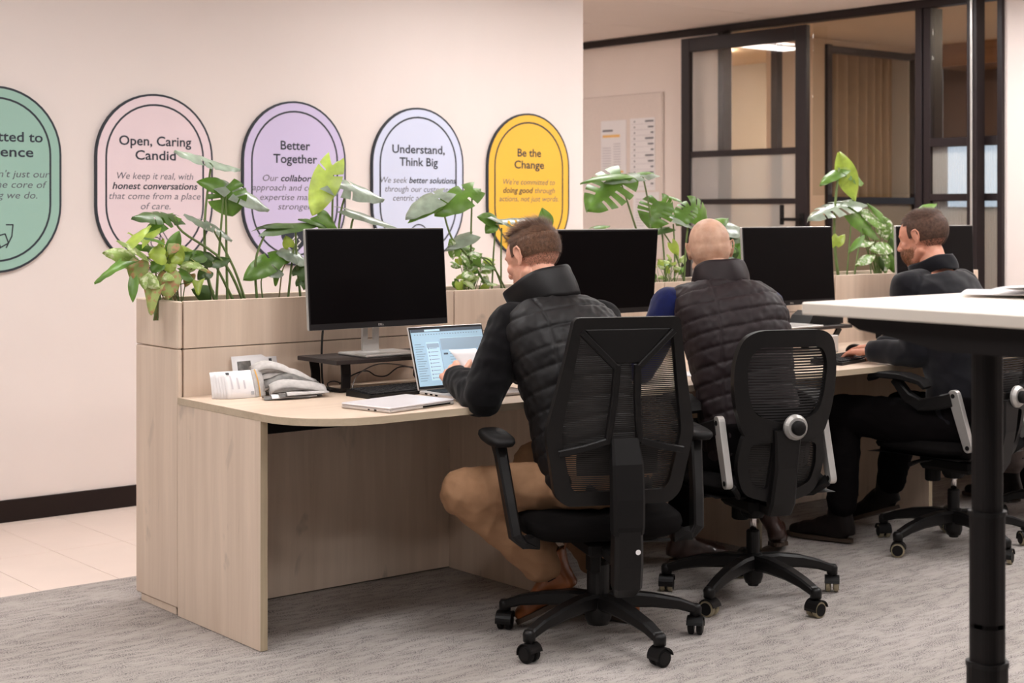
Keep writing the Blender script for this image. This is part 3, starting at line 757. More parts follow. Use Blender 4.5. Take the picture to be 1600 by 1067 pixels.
# open laptop
LA = math.radians(-1.5)
t = thing('open_laptop', 'open silver laptop with a pale blue mail window, before the man in the black vest', 'laptop', (3.262, 4.30, ZT), LA)
obj('base', MB().box(-.160, .160, -.225, .0, .0008, .013, bev=.003), M_alu, t, world=False)
kb = MB()
for r in range(5):
    for c in range(14): kb.box(-.14+c*.02, -.1225+c*.02, -.11+r*.019, -.0935+r*.019, .0131, .0150)
o = obj('keys', kb, M_key, t, world=False); o['kind'] = 'stuff'
obj('trackpad', MB().box(-.05, .05, -.205, -.13, .0131, .0138), M_silver, t, world=False)
pt = MB()
for k in range(3): pt.box(-.1608, -.1597, -.05-.03*k, -.035-.03*k, .004, .009)
obj('port', pt, M_gap, t, world=False)
TL = Matrix.Translation((0, .004, .013)) @ Matrix.Rotation(math.radians(-18), 4, 'X')
HS = .222
obj('lid', MB().box(-.160, .160, 0, .006, 0, HS, M=TL, bev=.002), M_alu, t, world=False)
obj('lid_bezel', MB().box(-.157, .157, -.0012, -.0002, .003, HS-.002, M=TL), M_bezel, t, world=False)
scr = obj('screen', MB().box(-.152, .152, -.0020, -.0013, .012, HS-.010, M=TL), emit('screen_blue', srgb(150, 178, 196), .62), t, world=False)
ui = MB(); ui2 = MB(); ui3 = MB(); ui4 = MB()
def q(mb, x0, x1, z0, z1, d=-.0026): mb.add([TL @ V(p) for p in ((x0, d, z0), (x1, d, z0), (x1, d, z1), (x0, d, z1))], [(0, 1, 2, 3)])
q(ui, -.152, .152, HS-.021, HS-.010)                       # dark title bar
q(ui2, -.095, -.03, HS-.019, HS-.012, -.0029)
q(ui2, -.098, -.042, .03, .165); q(ui2, -.036, .148, .152, .178)
q(ui3, -.096, -.044, .145, .16, -.0029); q(ui3, -.036, .148, .135, .176, -.0029)
for k in range(16): q(ui4, -.145, -.118+.006*(k % 3), .03+.0085*k, .0318+.0085*k, -.0031)
for k in range(9):
    q(ui4, -.085, -.055+.004*(k % 2), .038+.013*k, .0396+.013*k, -.0031); q(ui4, -.092, -.088, .036+.013*k, .041+.013*k, -.0031)
for k in range(24): q(ui4, -.14+.0115*k, -.135+.0115*k, HS-.031, HS-.0285, -.0031)
q(ui4, -.0405, -.0395, .03, .17, -.0031); q(ui, -.030, -.012, .118, .124, -.0031)
for k in range(4): q(ui4, -.005, .045-.006*k, .119-.01*k, .1205-.01*k, -.0031)
obj('title_bar', ui, emit('ui_dark', srgb(58, 66, 76), .8), t, world=False, fix=False)
obj('window_panes', ui2, emit('ui_pale', srgb(170, 196, 210), .66), t, world=False, fix=False)
obj('shaded_panes', ui3, emit('ui_mid', srgb(136, 156, 172), .62), t, world=False, fix=False)
obj('screen_text', ui4, emit('ui_text', srgb(96, 112, 126), .9), t, world=False, fix=False)

# paper held by the first man
def sheet(name, label, cat, fn, nu, nv, mat, parent=None, th=.0006, group=None):
    o = obj(name, MB().grid(fn, nu, nv), mat, parent, smooth=True, fix=False)
    md = o.modifiers.new('thickness', 'SOLIDIFY'); md.thickness = th; md.offset = 0
    if cat: tag(o, label, cat, group)
    return o
hp0 = V((3.205, 4.17, .825))
sheet('held_paper', 'white sheet of paper held in the left hand of the man in the black vest', 'paper',
      lambda u, v: hp0 + V((.97, -.10, 0))*(-.012+.11*u) + V((-.18, .30, .40)).normalized()*(-.03+.115*v) + V((0, -.012*math.sin(u*PI), 0)), 8, 6, M_white)

# ---- mail and papers at the left of the nearest desk
def card(root, name, p0, p1, h, lean, curl, mat, th=.0006):
    """sheet standing on the edge p0-p1, leaning back"""
    a = V(p0); b = V(p1); d = (b-a).normalized(); nrm = V((-d.y, d.x, 0))
    def fn(u, v):
        p = a.lerp(b, u); s = curl*math.sin(PI*u)
        return p + V((0, 0, h*v*math.cos(lean*v*1.2))) + nrm*(h*math.sin(lean)*v*(.4+.6*v)+s)
    return sheet(name, None, None, fn, 9, 5, mat, root, th)
eb = thing('mail_bundle', 'bundle of white flyers held by a yellow rubber band, standing on the nearest desk', 'mail', (2.62, 4.62, ZT))
pa = onZ(355, 623.5, ZT+.001); pb2 = onZ(415, 618.5, ZT+.001)
for k in range(6):
    off = V((-.0025*k, .006*k, 0)); sp = V((-.005*k, .001*k, 0))
    card(eb, 'flyer', pa+off+sp, pb2+off*.5, .100-.002*k, .42-.03*k, -.012+.002*k, M_white)
fa, fb = pa+V((0, -.0016, .001)), pb2+V((0, -.0016, .001))
def on_front(u0, u1, v0, v1, mat, name, lift=.0012):
    d = (fb-fa).normalized(); nrm = V((-d.y, d.x, 0))
    def fn(u, v):
        U = u0+(u1-u0)*u; W = v0+(v1-v0)*v
        return fa.lerp(fb, U)+V((0, 0, .100*W*math.cos(.42*W*1.2)))+nrm*(.100*math.sin(.42)*W*(.4+.6*W)-.012*math.sin(PI*U)-lift)
    return obj(name, MB().grid(fn, 7, 5), mat, eb, smooth=True, fix=False)
on_front(.70, .995, .02, .98, M_paperg, 'flyer_photo'); on_front(.06, .14, .84, .93, M_ink, 'printed_logo'); on_front(.58, .66, .08, .2, plain('grey_code', srgb(170, 168, 170), .8), 'printed_stamp')
for k in range(3): on_front(.12+.15*k, .16+.15*k, .3, .8-.1*k, MATS['grey_print'], 'printed_text', .0013)
on_front(.80, .835, -.0, 1.0, M_band, 'rubber_band', .003)
pc = thing('postcard', 'white folded card with a grey photo leaning against the divider, behind the mail bundle', 'postcard', (2.66, 4.70, ZT))
ca, cb = V((2.625, 4.70, ZT+.001)), V((2.80, 4.72, ZT+.001))
def bc(u0, u1, v0, v1, mat, name, lift, par=pc):
    def fn(u, v):
        U = u0+(u1-u0)*u; W = v0+(v1-v0)*v
        return ca.lerp(cb, U)+V((-.004, .03*W-lift, .125*W))
    return sheet(name, None, None, fn, 3, 3, mat, par)
bc(0, 1, 0, 1.0, M_white, 'card_back', -.006); bc(.05, 1.06, 0, .93, M_white, 'card_front', .0); bc(.10, .42, .35, .86, M_photo, 'card_photo', .0014); bc(.86, .93, .66, .88, M_ink, 'card_lettering', .0014)
rs = random.Random(3)
# folded newspapers
for k in range(4):
    nw = thing('newspaper', ['rolled grey newspaper lying across the top of the paper pile', 'grey folded newspaper curling down in the middle of the paper pile', 'dark photo-covered newspaper low in the paper pile', 'creased newspaper fanned out at the right end of the paper pile'][k], 'newspaper', (2.74, 4.6, ZT))
    st = [V((2.655, 4.665, .800)), V((2.675, 4.655, .778)), V((2.675, 4.62, .758)), V((2.68, 4.59, .745))][k]
    en = [V((2.80, 4.61, .775)), V((2.865, 4.585, .752)), V((2.85, 4.545, .745)), V((2.845, 4.50, .738))][k]
    for j in range(5):
        d = (en-st); sd = V((.25, .97, 0)).normalized()
        def fn(u, v, j=j, k=k, st=st, en=en, sd=sd):
            p = st.lerp(en, u*(1-.04*j))
            arch = (.030-.004*k)*math.sin(PI*min(1, u*1.05))**1.0
            roll = .012*math.sin(PI*v)
            return p + sd*((v-.5)*(.080-.006*j)) + V((0, 0, max(ZT+.001-p.z, arch+roll+.0045*(4-j)-.012*(v-.5)**2*4+.003*math.sin(u*9+k*2+j))))
        sheet('page', None, None, fn, 12, 7, [M_paperg, M_paperg, M_photo, M_paperg][(k+j) % 4] if k else M_paperg, nw)
for k in range(4):
    a0 = V((2.60+.022*k, 4.475-.012*k, ZT+.0015+.0042*k)); 
    def fn(u, v, k=k, a0=a0):
        return a0 + V((.92, -.20+.06*k, 0)).normalized()*(.16*u) + V((.35, .85, 0))*(.07*v) + V((0, 0, .010*math.sin(PI*v)*(1-u)+.004*u*math.sin(v*5)+.001))
    sheet('loose_flyer', ['flat dark flyer lowest at the front of the paper pile', 'pale flyer on the lowest flyer of the paper pile', 'glossy dark-printed flyer pointing right from the paper pile', 'white-edged flyer uppermost of the flat flyers before the pile'][k], 'flyer', fn, 8, 6, [M_photo, M_white, M_photo, M_paperg][k])
for k in range(3):
    a0 = V((2.535+.012*k, 4.715-.02*k, ZT+.002+.004*k))
    def fn(u, v, k=k, a0=a0):
        return a0 + V((.35, -.93, 0))*(.10*u) + V((.93, .35, 0))*(.05*v) + V((0, 0, .034*(1-u)**1.5*(.5+.2*k)+.003*k))
    sheet('envelope', ['lowest white envelope bent up left of the mail bundle', 'middle white envelope bent up left of the mail bundle', 'topmost white envelope bent up left of the mail bundle'][k], 'envelope', fn, 8, 4, M_white)

# things on the third desk
pw = thing('power_box', 'silver desk power box with sockets, on the bearded man\'s desk', 'power box', (5.43, 4.45, ZT))
obj('body', MB().box(5.36, 5.47, 4.42, 4.50, ZT+.001, ZT+.078, bev=.004), M_alu, pw)
obj('socket', MB().box(5.37, 5.383, 4.4185, 4.4205, ZT+.02, ZT+.03).box(5.395, 5.408, 4.4185, 4.4205, ZT+.02, ZT+.03).box(5.37, 5.383, 4.4185, 4.4205, ZT+.045, ZT+.055).box(5.395, 5.408, 4.4185, 4.4205, ZT+.045, ZT+.055), M_gap, pw)
def flatpaper(label, c, w, d, rz, mat=M_white, cat='paper'):
    c = V(c); R = Matrix.Rotation(rz, 3, 'Z')
    return sheet('paper_sheet', label, cat, lambda u, v: c + R @ V((w*(u-.5), d*(v-.5), .0015+.002*math.sin(u*3)*math.sin(v*3))), 6, 6, mat)
flatpaper('white paper sheet lying on the third riser left of the silver power box', (5.14, 4.54, .853), .20, .14, .2)
flatpaper('white sheet on the second desk seen through the chair mesh', (4.35, 4.1, ZT), .21, .297, .3)
ms = thing('mouse', 'black computer mouse behind the bearded man\'s keyboard', 'mouse', (5.56, 4.40, ZT))
obj('shell', MB().grid(lambda u, v: (5.56+.03*math.cos(u*2*PI)*math.sin(v*PI/2), 4.40+.05*math.sin(u*2*PI)*math.sin(v*PI/2), ZT+.001+.034*math.cos(v*PI/2)), 20, 8), M_plastic, ms, smooth=True)
fb_ = thing('document_case', 'dark document case standing on the third riser just under the raised table', 'case', (5.55, 4.55, .853))
obj('case_body', MB().prism([(5.36, .854), (5.60, .854), (5.60, .905), (5.43, .915), (5.39, .895)], 4.50, 4.62, 'xz'), M_plastic, fb_)

# ================================================================== raised table in the foreground
SX, SY = 2.611, 2.212
sd = thing('standing_table', 'raised cream sit-stand table with black telescopic leg in the right foreground', 'table', (2.95, 1.976, 0))
obj('tabletop', MB().box(SX, 2.758, .70, SY, 1.133, 1.160, bev=.003), M_desk2, sd)
obj('tabletop', MB().box(2.763, 3.46, .70, SY, 1.133, 1.161, bev=.003), M_desk2, sd)
obj('frame_rail', MB().prism([(2.13, 1.132), (2.13, 1.118), (2.10, 1.104), (1.98, 1.088), (1.90, 1.072), (.75, 1.072), (.75, 1.132)], 2.665, 2.745, 'yz'), M_metalblk, sd)
obj('cross_arm', MB().box(2.74, 3.36, 1.935, 2.02, 1.085, 1.132, bev=.004), M_metalblk, sd)
def rrect(cx, cy, w, d, r, n=5):
    P = []
    for qx, qy, a0 in ((1, 1, 0), (-1, 1, PI/2), (-1, -1, PI), (1, -1, 3*PI/2)):
        for k in range(n+1): a = a0+PI/2*k/n; P.append((cx+qx*(w/2-r)+r*math.cos(a), cy+qy*(d/2-r)+r*math.sin(a)))
    return P
obj('leg_upper_tube', MB().prism(rrect(2.95, 1.976, .060, .060, .022), .62, 1.085), M_metalblk, sd, bev=0)
obj('leg_middle_tube', MB().prism(rrect(2.95, 1.976, .068, .068, .024), .45, .70), M_metalblk, sd)
obj('leg_lower_tube', MB().prism(rrect(2.95, 1.976, .078, .078, .026), .04, .37+.0), M_metalblk, sd)
obj('leg_collar', MB().prism(rrect(2.95, 1.976, .074, .074, .026), .694, .704), M_plastic, sd)
obj('leg_middle_sleeve', MB().prism(rrect(2.95, 1.976, .068, .068, .024), .36, .46), M_metalblk, sd)
obj('leg_collar', MB().prism(rrect(2.95, 1.976, .082, .082, .028), .365, .376), M_plastic, sd)
obj('foot', MB().box(2.60, 3.30, 1.93, 2.02, .0, .045, bev=.01), M_metalblk, sd)
obj('leg_upper_tube', MB().prism(rrect(2.95, .85, .060, .060, .022), .05, 1.085), M_metalblk, sd)
obj('foot', MB().box(2.60, 3.30, .81, .89, .0, .045, bev=.01), M_metalblk, sd)
for k in range(3):
    c0 = [V((3.22, 2.02, 1.164)), V((3.22, 1.90, 1.169)), V((3.17, 1.82, 1.178))][k]
    def fn(u, v, k=k, c0=c0):
        R = Matrix.Rotation([.5, .2, -.15][k], 3, 'Z'); 
        return c0 + R @ V((.30*(u-.5), .32*(v-.5), 0)) + V((0, 0, .003+.004*math.sin(u*4+k)+(.018*math.sin(v*PI*1.3+k)**2*(.4+.6*u) if k else .002)))
    sheet('loose_paper', ['lowest loose white sheet on the raised table', 'crumpled white sheet in the middle of the papers on the raised table', 'topmost curled white sheet on the raised table'][k], 'paper', fn, 10, 10, M_white, None, .001)
# ================================================================== office chairs
def castor(t, x, y, ang, tan, spoke=None):
    """twin-wheel castor; x, y local"""
    Mx = Matrix.Translation((x, y, 0)) @ Matrix.Rotation(ang, 4, 'Z')
    def wheel(sx):
        return Matrix.Translation((0, 0, .028)) @ Matrix.Translation((sx, 0, 0)) @ Matrix.Rotation(PI/2, 4, 'Y')
    c = obj('castor', MB().tube([(0, -.004, .078), (0, -.004, .05)], .009, 8).grid(lambda u, v: (-.026+.052*v, .031*math.cos(-.25+u*PI*1.02)-.002, .030+.031*math.sin(-.25+u*PI*1.02)), 12, 3), M_plastic, t, world=False, smooth=False)
    c.data.transform(Mx)
    md = c.modifiers.new('th', 'SOLIDIFY'); md.thickness = .003
    for s in (-1, 1):
        wm_ = MB().lathe([(.010, -.009), (.022, -.009), (.0275, -.006), (.0275, .006), (.022, .009), (.010, .009)], n=20, M=Mx @ wheel(s*.014))
        w = obj('wheel', wm_, M_tan if tan else M_plastic2, c, world=False, smooth=False)
        if tan:
            obj('wheel_cap', MB().lathe([(.005, -.0105), (.021, -.0105), (.021, .0105), (.005, .0105)], n=20, M=Mx @ wheel(s*.014)), M_plastic2, c, world=False)
        else:
            obj('wheel_cap', MB().lathe([(.004, -.0105), (.019, -.0102), (.019, .0102), (.004, .0105)], n=20, M=Mx @ wheel(s*.014)), M_plastic, c, world=False)
def star_base(t, angs, R, tan, hubz=(.075, .155), hubr=.042):
    for i, a in enumerate(angs):
        d = V((math.cos(a), math.sin(a), 0)); 
        pts = [d*.02+UP*.128, d*.09+UP*.130, d*.18+UP*.120, d*(R-.06)+UP*.104, d*(R-.015)+UP*.088, d*(R+.004)+UP*.078]
        sp = obj('spoke', MB().bar(pts, [.050, .052, .046, .040, .036, .032], [.052, .050, .042, .034, .030, .024], (-d.y, d.x, 0)), M_plastic, t, world=False)
        obj('spoke_end', MB().lathe([(.012, .062), (.019, .064), (.020, .088), (.014, .098)], c=(d.x*R, d.y*R, 0), n=14), M_plastic, sp, world=False, smooth=True)
        castor(t, d.x*R, d.y*R, [.6, 1.9, -.5, 2.6, .9][i] , tan)
    obj('hub', MB().lathe([(hubr*.8, hubz[0]-.02), (hubr, hubz[0]), (hubr*1.05, .12), (hubr*.95, hubz[1])], n=24), M_plastic, t, world=False, smooth=True)
def ringframe(outer, inner, y_of, depth=.018):
    """frame between two outlines in (x, z), on the surface y = y_of(x, z)"""
    n = len(outer); vs = []
    for P, dy in ((outer, 0), (inner, 0), (outer, depth), (inner, depth)):
        for x, z in P: vs.append(V((x, y_of(x, z)+dy, z)))
    mb = MB(); fs = []
    for i in range(n):
        j = (i+1) % n
        fs += [(i, j, j+n, i+n), (i+2*n, i+3*n, j+3*n, j+2*n), (i, i+2*n, j+2*n, j), (i+n, j+n, j+3*n, i+3*n)]
    return mb.add(vs, fs)
def resample(P, n):
    P = [V((a, b)) for a, b in P]; P.append(P[0]); L = [0]
    for a, b in zip(P[:-1], P[1:]): L.append(L[-1]+(b-a).length)
    out = []
    for k in range(n):
        s = L[-1]*k/n; i = max(j for j in range(len(L)-1) if L[j] <= s+1e-9)
        u = (s-L[i])/(L[i+1]-L[i]); p = P[i].lerp(P[i+1], u); out.append((p.x, p.y))
    return out
def roundpoly(P, r, n=4):
    out = []; m = len(P)
    for i in range(m):
        p0, p1, p2 = V(P[i-1]), V(P[i]), V(P[(i+1) % m]); rr = r[i] if isinstance(r, (list, tuple)) else r
        a = p1+(p0-p1).normalized()*min(rr, (p0-p1).length*.49); b = p1+(p2-p1).normalized()*min(rr, (p2-p1).length*.49)
        for k in range(n+1): u = k/n; q = a.lerp(p1, u).lerp(p1.lerp(b, u), u); out.append((q.x, q.y))
    return out
def seat_cushion(t, w, d, z0, z1, y0):
    def fn(u, v):
        a = 2*PI*u; e = 4.0; c, s = math.cos(a), math.sin(a)
        rx = (abs(c)**(2/e))*(1 if c > 0 else -1); ry = (abs(s)**(2/e))*(1 if s > 0 else -1)
        prof = [(.0, z0), (.86, z0), (.97, z0+.015), (1, (z0+z1)/2), (.98, z1-.02), (.90, z1-.002), (.5, z1+.002), (0, z1)]
        k = v*(len(prof)-1); i = min(int(k), len(prof)-2); f = k-i
        r = prof[i][0]*(1-f)+prof[i+1][0]*f; z = prof[i][1]*(1-f)+prof[i+1][1]*f
        yy = y0+ry*d/2*r
        return (rx*w/2*r, yy, z-(.03*max(0, (yy-y0)/(d/2)-.6)**1.0 if z > z0+.01 else 0))
    return obj('seat', MB().grid(fn, 49, 22), M_seatfab, t, world=False, smooth=True)
def chair_A(loc, az, label, angs, R=.325):
    t = thing('mesh_office_chair', label, 'chair', loc, az-PI/2)
    rz = az-PI/2
    star_base(t, [math.radians(a)-rz for a in angs], R, False)
    obj('gas_column', MB().lathe([(.034, .10), (.036, .12), (.036, .245), (.030, .255)], n=24), M_plastic, t, world=False, smooth=False)
    obj('piston', MB().lathe([(.013, .25), (.013, .31)], n=16), M_chrome, t, world=False, smooth=True)
    obj('tilt_mechanism', MB().box(-.07, .07, -.13, .09, .292, .335, bev=.008).box(-.055, -.02, -.10, -.04, .235, .295, bev=.006), M_plastic2, t, world=False)
    obj('tension_knob', MB().lathe([(.012, -.03), (.028, -.022), (.032, 0), (.028, .022), (.012, .03)], n=12, M=Matrix.Translation((.035, -.15, .285)) @ Matrix.Rotation(PI/2, 4, 'X')), M_plastic, t, world=False, smooth=True)
    obj('lever', MB().tube([(.03, 0, .31), (.19, .02, .305), (.25, .03, .30)], .006, 8), M_plastic, t, world=False)
    seat_cushion(t, .52, .48, .345, .425, .06)
    # back
    zb = .475; zt = 1.045
    def Y(x, z): return -.250-.15*(z-.70)*1.0+.55*x*x+(.05*max(0, .58-z))
    outer0 = [(-.165, 1.042), (.165, 1.042), (.190, .90), (.235, .69), (.200, .50), (.165, .468), (-.165, .468), (-.200, .50), (-.235, .69), (-.190, .90)]
    inner0 = [(-.142, 1.005), (.142, 1.005), (.158, .90), (.190, .69), (.158, .535), (.14, .512), (-.14, .512), (-.158, .535), (-.190, .69), (-.158, .90)]
    N = 80
    ro = roundpoly(outer0, [.018, .018, .06, .022, .02, .02, .02, .02, .022, .06], 7); ri = roundpoly(inner0, [.012, .012, .05, .02, .012, .012, .012, .012, .02, .05], 7)
    fr_ = sharp(obj('back_frame', ringframe(ro, ri, lambda x, z: Y(x, z)-.012, .030), M_plastic, t, world=False), .5)
    def plate(P, dy, th, name, mat=M_plastic, par=fr_, bev=.003):
        vs = [V((x, Y(x, z)+dy, z)) for x, z in P]+[V((x, Y(x, z)+dy+th, z)) for x, z in P]; n = len(P)
        return obj(name, MB().add(vs, [tuple(range(n)), tuple(range(2*n-1, n-1, -1))]+[(i, i+n, (i+1) % n+n, (i+1) % n) for i in range(n)]), mat, par, world=False, bev=bev)
    plate([(-.135, 1.008), (.135, 1.008), (.042, .905), (-.042, .905)], -.014, .014, 'top_yoke')
    B = lambda P, w, h, name: obj(name, MB().bar([V((x, Y(x, z)-.010+d, z)) for x, z, d in P], w, h, (1, 0, .0)), M_plastic, fr_, world=False)
    def strip(P, w, name):
        vs = []; 
        return obj(name, MB().bar([V((x, Y(x, z)-.012, z)) for x, z in P], w, .022, (0, 0, 1) if abs(P[0][0]-P[-1][0]) > abs(P[0][1]-P[-1][1]) else (1, 0, 0)), M_plastic, fr_, world=False)
    for s in (-1, 1):
        strip([(s*.145, 1.0), (s*.036, .893)], .018, 'yoke_rib')
        strip([(s*.032, .90), (s*.036, .80), (s*.050, .665)], .020, 'centre_rib')
        strip([(s*.052, .668), (s*.12, .648), (s*.195, .632)], .022, 'lower_rib')
    # mesh
    def mf(u, v):
        z = .50+(1.01-.50)*v
        w = np.interp(z, [.50, .535, .69, .90, 1.01], [.15, .165, .200, .165, .150])
        x = -w+2*w*u; return (x, Y(x, z)+.010, z)
    obj('back_mesh', MB().grid(mf, 17, 30), M_meshA, t, world=False, smooth=True, fix=False)
    def lum(u, v): x = -.13+.26*u; z = .56+.10*v; return (x, Y(x, z)+.022+.012*math.sin(PI*v), z)
    obj('lumbar_pad', MB().grid(lum, 9, 7), M_plastic2, t, world=False, smooth=True, fix=False)
    sp = obj('spine', MB().bar([(0, -.262, .675), (0, -.285, .60), (0, -.292, .50), (0, -.292, .42), (0, -.288, .40)], [.085, .098, .10, .098, .095], [.03, .045, .052, .055, .055], (1, 0, 0)), M_plastic2, t, world=False)
    obj('spine_housing', MB().bar([(0, -.286, .405), (0, -.286, .30), (0, -.280, .24), (0, -.262, .215)], [.088, .09, .088, .07], [.062, .062, .058, .04], (1, 0, 0)), M_plastic, t, world=False)
    obj('spine_arm', MB().bar([(0, -.27, .30), (0, -.18, .305), (0, -.08, .315)], .06, .035, (1, 0, 0)), M_plastic2, t, world=False)
    obj('screw_cap', MB().lathe([(.002, -.003), (.007, -.002), (.008, 0)], n=14, M=Matrix.Translation((.025, -.318, .345)) @ Matrix.Rotation(PI/2, 4, 'X')), M_white, t, world=False)
    for s in (-1, 1):
        am = obj('arm', MB().bar([(s*.22, -.09, .345), (s*.27, -.095, .345), (s*.295, -.095, .365), (s*.306, -.065, .46), (s*.320, -.015, .60), (s*.324, .0, .635)], [.03, .03, .034, .034, .036, .04], [.05, .05, .052, .05, .045, .05], (1, 0, 0)), M_plastic, t, world=False)
        def pad(u, v, s=s):
            a = 2*PI*u; c, q = math.cos(a), math.sin(a); e = 3
            rx = abs(c)**(2/e)*(1 if c > 0 else -1); ry = abs(q)**(2/e)*(1 if q > 0 else -1)
            r = [0, .9, 1, .97, .8, 0][min(5, int(v*5+.01))]; z = [.635, .638, .648, .658, .665, .667][min(5, int(v*5+.01))]
            return (s*.324+rx*.045*r, .03+ry*.125*r, z+.004*ry)
        obj('arm_pad', MB().grid(pad, 33, 6), M_plastic2, t, world=False, smooth=True)
    return t
def chair_B(loc, az, label, angs, R=.31):
    t = thing('rounded_office_chair', label, 'chair', loc, az-PI/2); rz = az-PI/2
    star_base(t, [math.radians(a)-rz for a in angs], R, True, hubr=.034)
    obj('gas_column', MB().lathe([(.026, .15), (.031, .155), (.031, .160), (.024, .162), (.024, .235), (.02, .24)], n=20), M_plastic, t, world=False)
    obj('gas_column_tip', MB().lathe([(.018, .045), (.02, .05), (.02, .08)], n=14), M_plastic, t, world=False)
    obj('piston', MB().lathe([(.012, .235), (.012, .32)], n=16), M_chrome, t, world=False, smooth=True)
    obj('tilt_mechanism', MB().box(-.075, .075, -.13, .12, .315, .375, bev=.015).lathe([(.035, .285), (.045, .30), (.05, .32)], n=16), M_plastic2, t, world=False)
    obj('tension_knob', MB().lathe([(.028, .26), (.032, .265), (.032, .31), (.02, .318)], c=(0, .10, 0), n=16), M_plastic2, t, world=False)
    obj('lever', MB().tube([(-.05, .05, .36), (-.15, .06, .358), (-.20, .065, .350)], [.006, .008, .010], 8), M_plastic, t, world=False)
    seat_cushion(t, .47, .46, .395, .455, .04)
    obj('seat_shell', MB().grid(lambda u, v: (-.225+.45*u, -.18+.44*v, .392-.02*math.sin(PI*u)*math.sin(PI*v)-.03*max(0, v-.7)), 9, 9), M_plastic, t, world=False, smooth=True)
    def Y(x, z): return -.255-.10*(z-.70)+.9*x*x+.10*max(0, .66-z)-.05*max(0, z-.85)
    outer = roundpoly([(-.155, .962), (.155, .962), (.192, .86), (.186, .72), (.150, .60), (.165, .50), (.135, .40), (.07, .365), (-.07, .365), (-.135, .40), (-.165, .50), (-.150, .60), (-.186, .72), (-.192, .86)],
                      [.075, .075, .07, .06, .05, .05, .04, .03, .03, .04, .05, .05, .06, .07], 5)
    hole1 = roundpoly([(-.120, .905), (.120, .905), (.150, .85), (.140, .74), (.115, .675), (.04, .652), (-.04, .652), (-.115, .675), (-.140, .74), (-.150, .85)], [.03, .03, .04, .04, .03, .03, .03, .03, .04, .04], 7)
    n = len(outer); hole = resample(hole1, n)
    # rotate the hole's start to match the outline's top-left corner
    def near(P, q): return min(range(len(P)), key=lambda i: (P[i][0]-q[0])**2+(P[i][1]-q[1])**2)
    # upper frame ring: the outline above z=.64 then a straight bottom
    up = [p for p in outer if p[1] > .60]
    up = roundpoly([(-.155, .962), (.155, .962), (.192, .86), (.186, .72), (.148, .60), (.06, .585), (-.06, .585), (-.148, .60), (-.186, .72), (-.192, .86)], [.075, .075, .07, .06, .03, .03, .03, .03, .06, .07], 7)
    sharp(obj('back_frame', ringframe(up, hole1, lambda x, z: Y(x, z)-.014, .028), M_plastic, t, world=False, smooth=False), .5)
    def mf(u, v):
        z = .655+(.91-.655)*v; w = np.interp(z, [.655, .70, .76, .86, .91], [.07, .125, .148, .156, .135]); x = -w+2*w*u; return (x, Y(x, z)+.004, z)
    obj('back_mesh', MB().grid(mf, 13, 20), M_meshB, t, world=False, smooth=True, fix=False)
    def lm(u, v): x = -.12+.24*u; z = .655+.05*v+.02*math.sin(u*PI*2+1)*.5; return (x, Y(x, z)+.022, z)
    obj('lumbar_band', MB().grid(lm, 15, 5), M_plastic2, t, world=False, smooth=True, fix=False)
    lo = roundpoly([(-.148, .615), (.148, .615), (.165, .50), (.135, .40), (.07, .362), (-.07, .362), (-.135, .40), (-.165, .50)], [.02, .02, .05, .04, .03, .03, .04, .05], 6)
    for s in (-1, 1):
        ho = roundpoly([(s*.042, .585), (s*.122, .575), (s*.128, .50), (s*.11, .44), (s*.052, .415)], .02, 6)
        # side panel of the lower back with an opening: a ring around the hole
        ou = roundpoly([(s*.0, .612), (s*.148, .612), (s*.165, .50), (s*.135, .40), (s*.0, .362)], [.002, .02, .05, .04, .002], 6)
        sharp(obj('lower_back_side', ringframe(ou, ho, lambda x, z: Y(x, z)-.014, .026), M_plastic, t, world=False), .5)
        def m2(u, v, s=s): z = .42+.165*v; x = s*(.045+.082*u); return (x, Y(x, z)+.004, z)
        obj('lower_mesh', MB().grid(m2, 5, 8), M_meshA, t, world=False, smooth=True, fix=False)
    obj('centre_column', MB().bar([(0, Y(0, .62)-.014, .625), (0, Y(0, .5)-.022, .50), (0, Y(0, .4)-.012, .375), (0, -.20, .345), (0, -.10, .345)], [.10, .085, .095, .09, .08], [.03, .045, .05, .04, .04], (1, 0, 0)), M_plastic, t, world=False)
    Mk = Matrix.Translation((.02, Y(0, .62)-.030, .635)) @ Matrix.Rotation(PI/2, 4, 'X')
    kn = obj('lumbar_knob', MB().lathe([(.018, 0), (.043, 0), (.043, .010), (.034, .022), (.024, .022)], n=28, M=Mk), M_silver, t, world=False)
    obj('knob_core', MB().lathe([(.024, .02), (.025, .034), (.020, .040), (.002, .041)], n=20, M=Mk), M_plastic2, kn, world=False, smooth=True)
    for s in (-1, 1):
        # silver link
        a = V((0, -.140, .640)); b = V((0, -.205, .445))
        P = []; d = (b-a).normalized(); nn = V((0, -d.z, d.y))
        for k in range(9): an = PI*k/8; P.append(a+nn*(.024*math.cos(an))-d*(.024*math.sin(an)))
        for k in range(9): an = PI*k/8; P.append(b-nn*(.019*math.cos(an))+d*(.019*math.sin(an)))
        vs = [V((s*.182, p.y, p.z)) for p in P]+[V((s*.206, p.y, p.z)) for p in P]; m = len(P)
        lk = obj('arm_link', MB().add(vs, [tuple(range(m)), tuple(range(2*m-1, m-1, -1))]+[(i, i+m, (i+1) % m+m, (i+1) % m) for i in range(m)]), M_silver, t, world=False, bev=.002)
        for p in (a, b):
            obj('link_bolt', MB().lathe([(.009, -.0135), (.009, .0135)], n=14, M=Matrix.Translation((s*.194, p.y, p.z)) @ Matrix.Rotation(PI/2, 4, 'Y')), M_plastic2, lk, world=False)
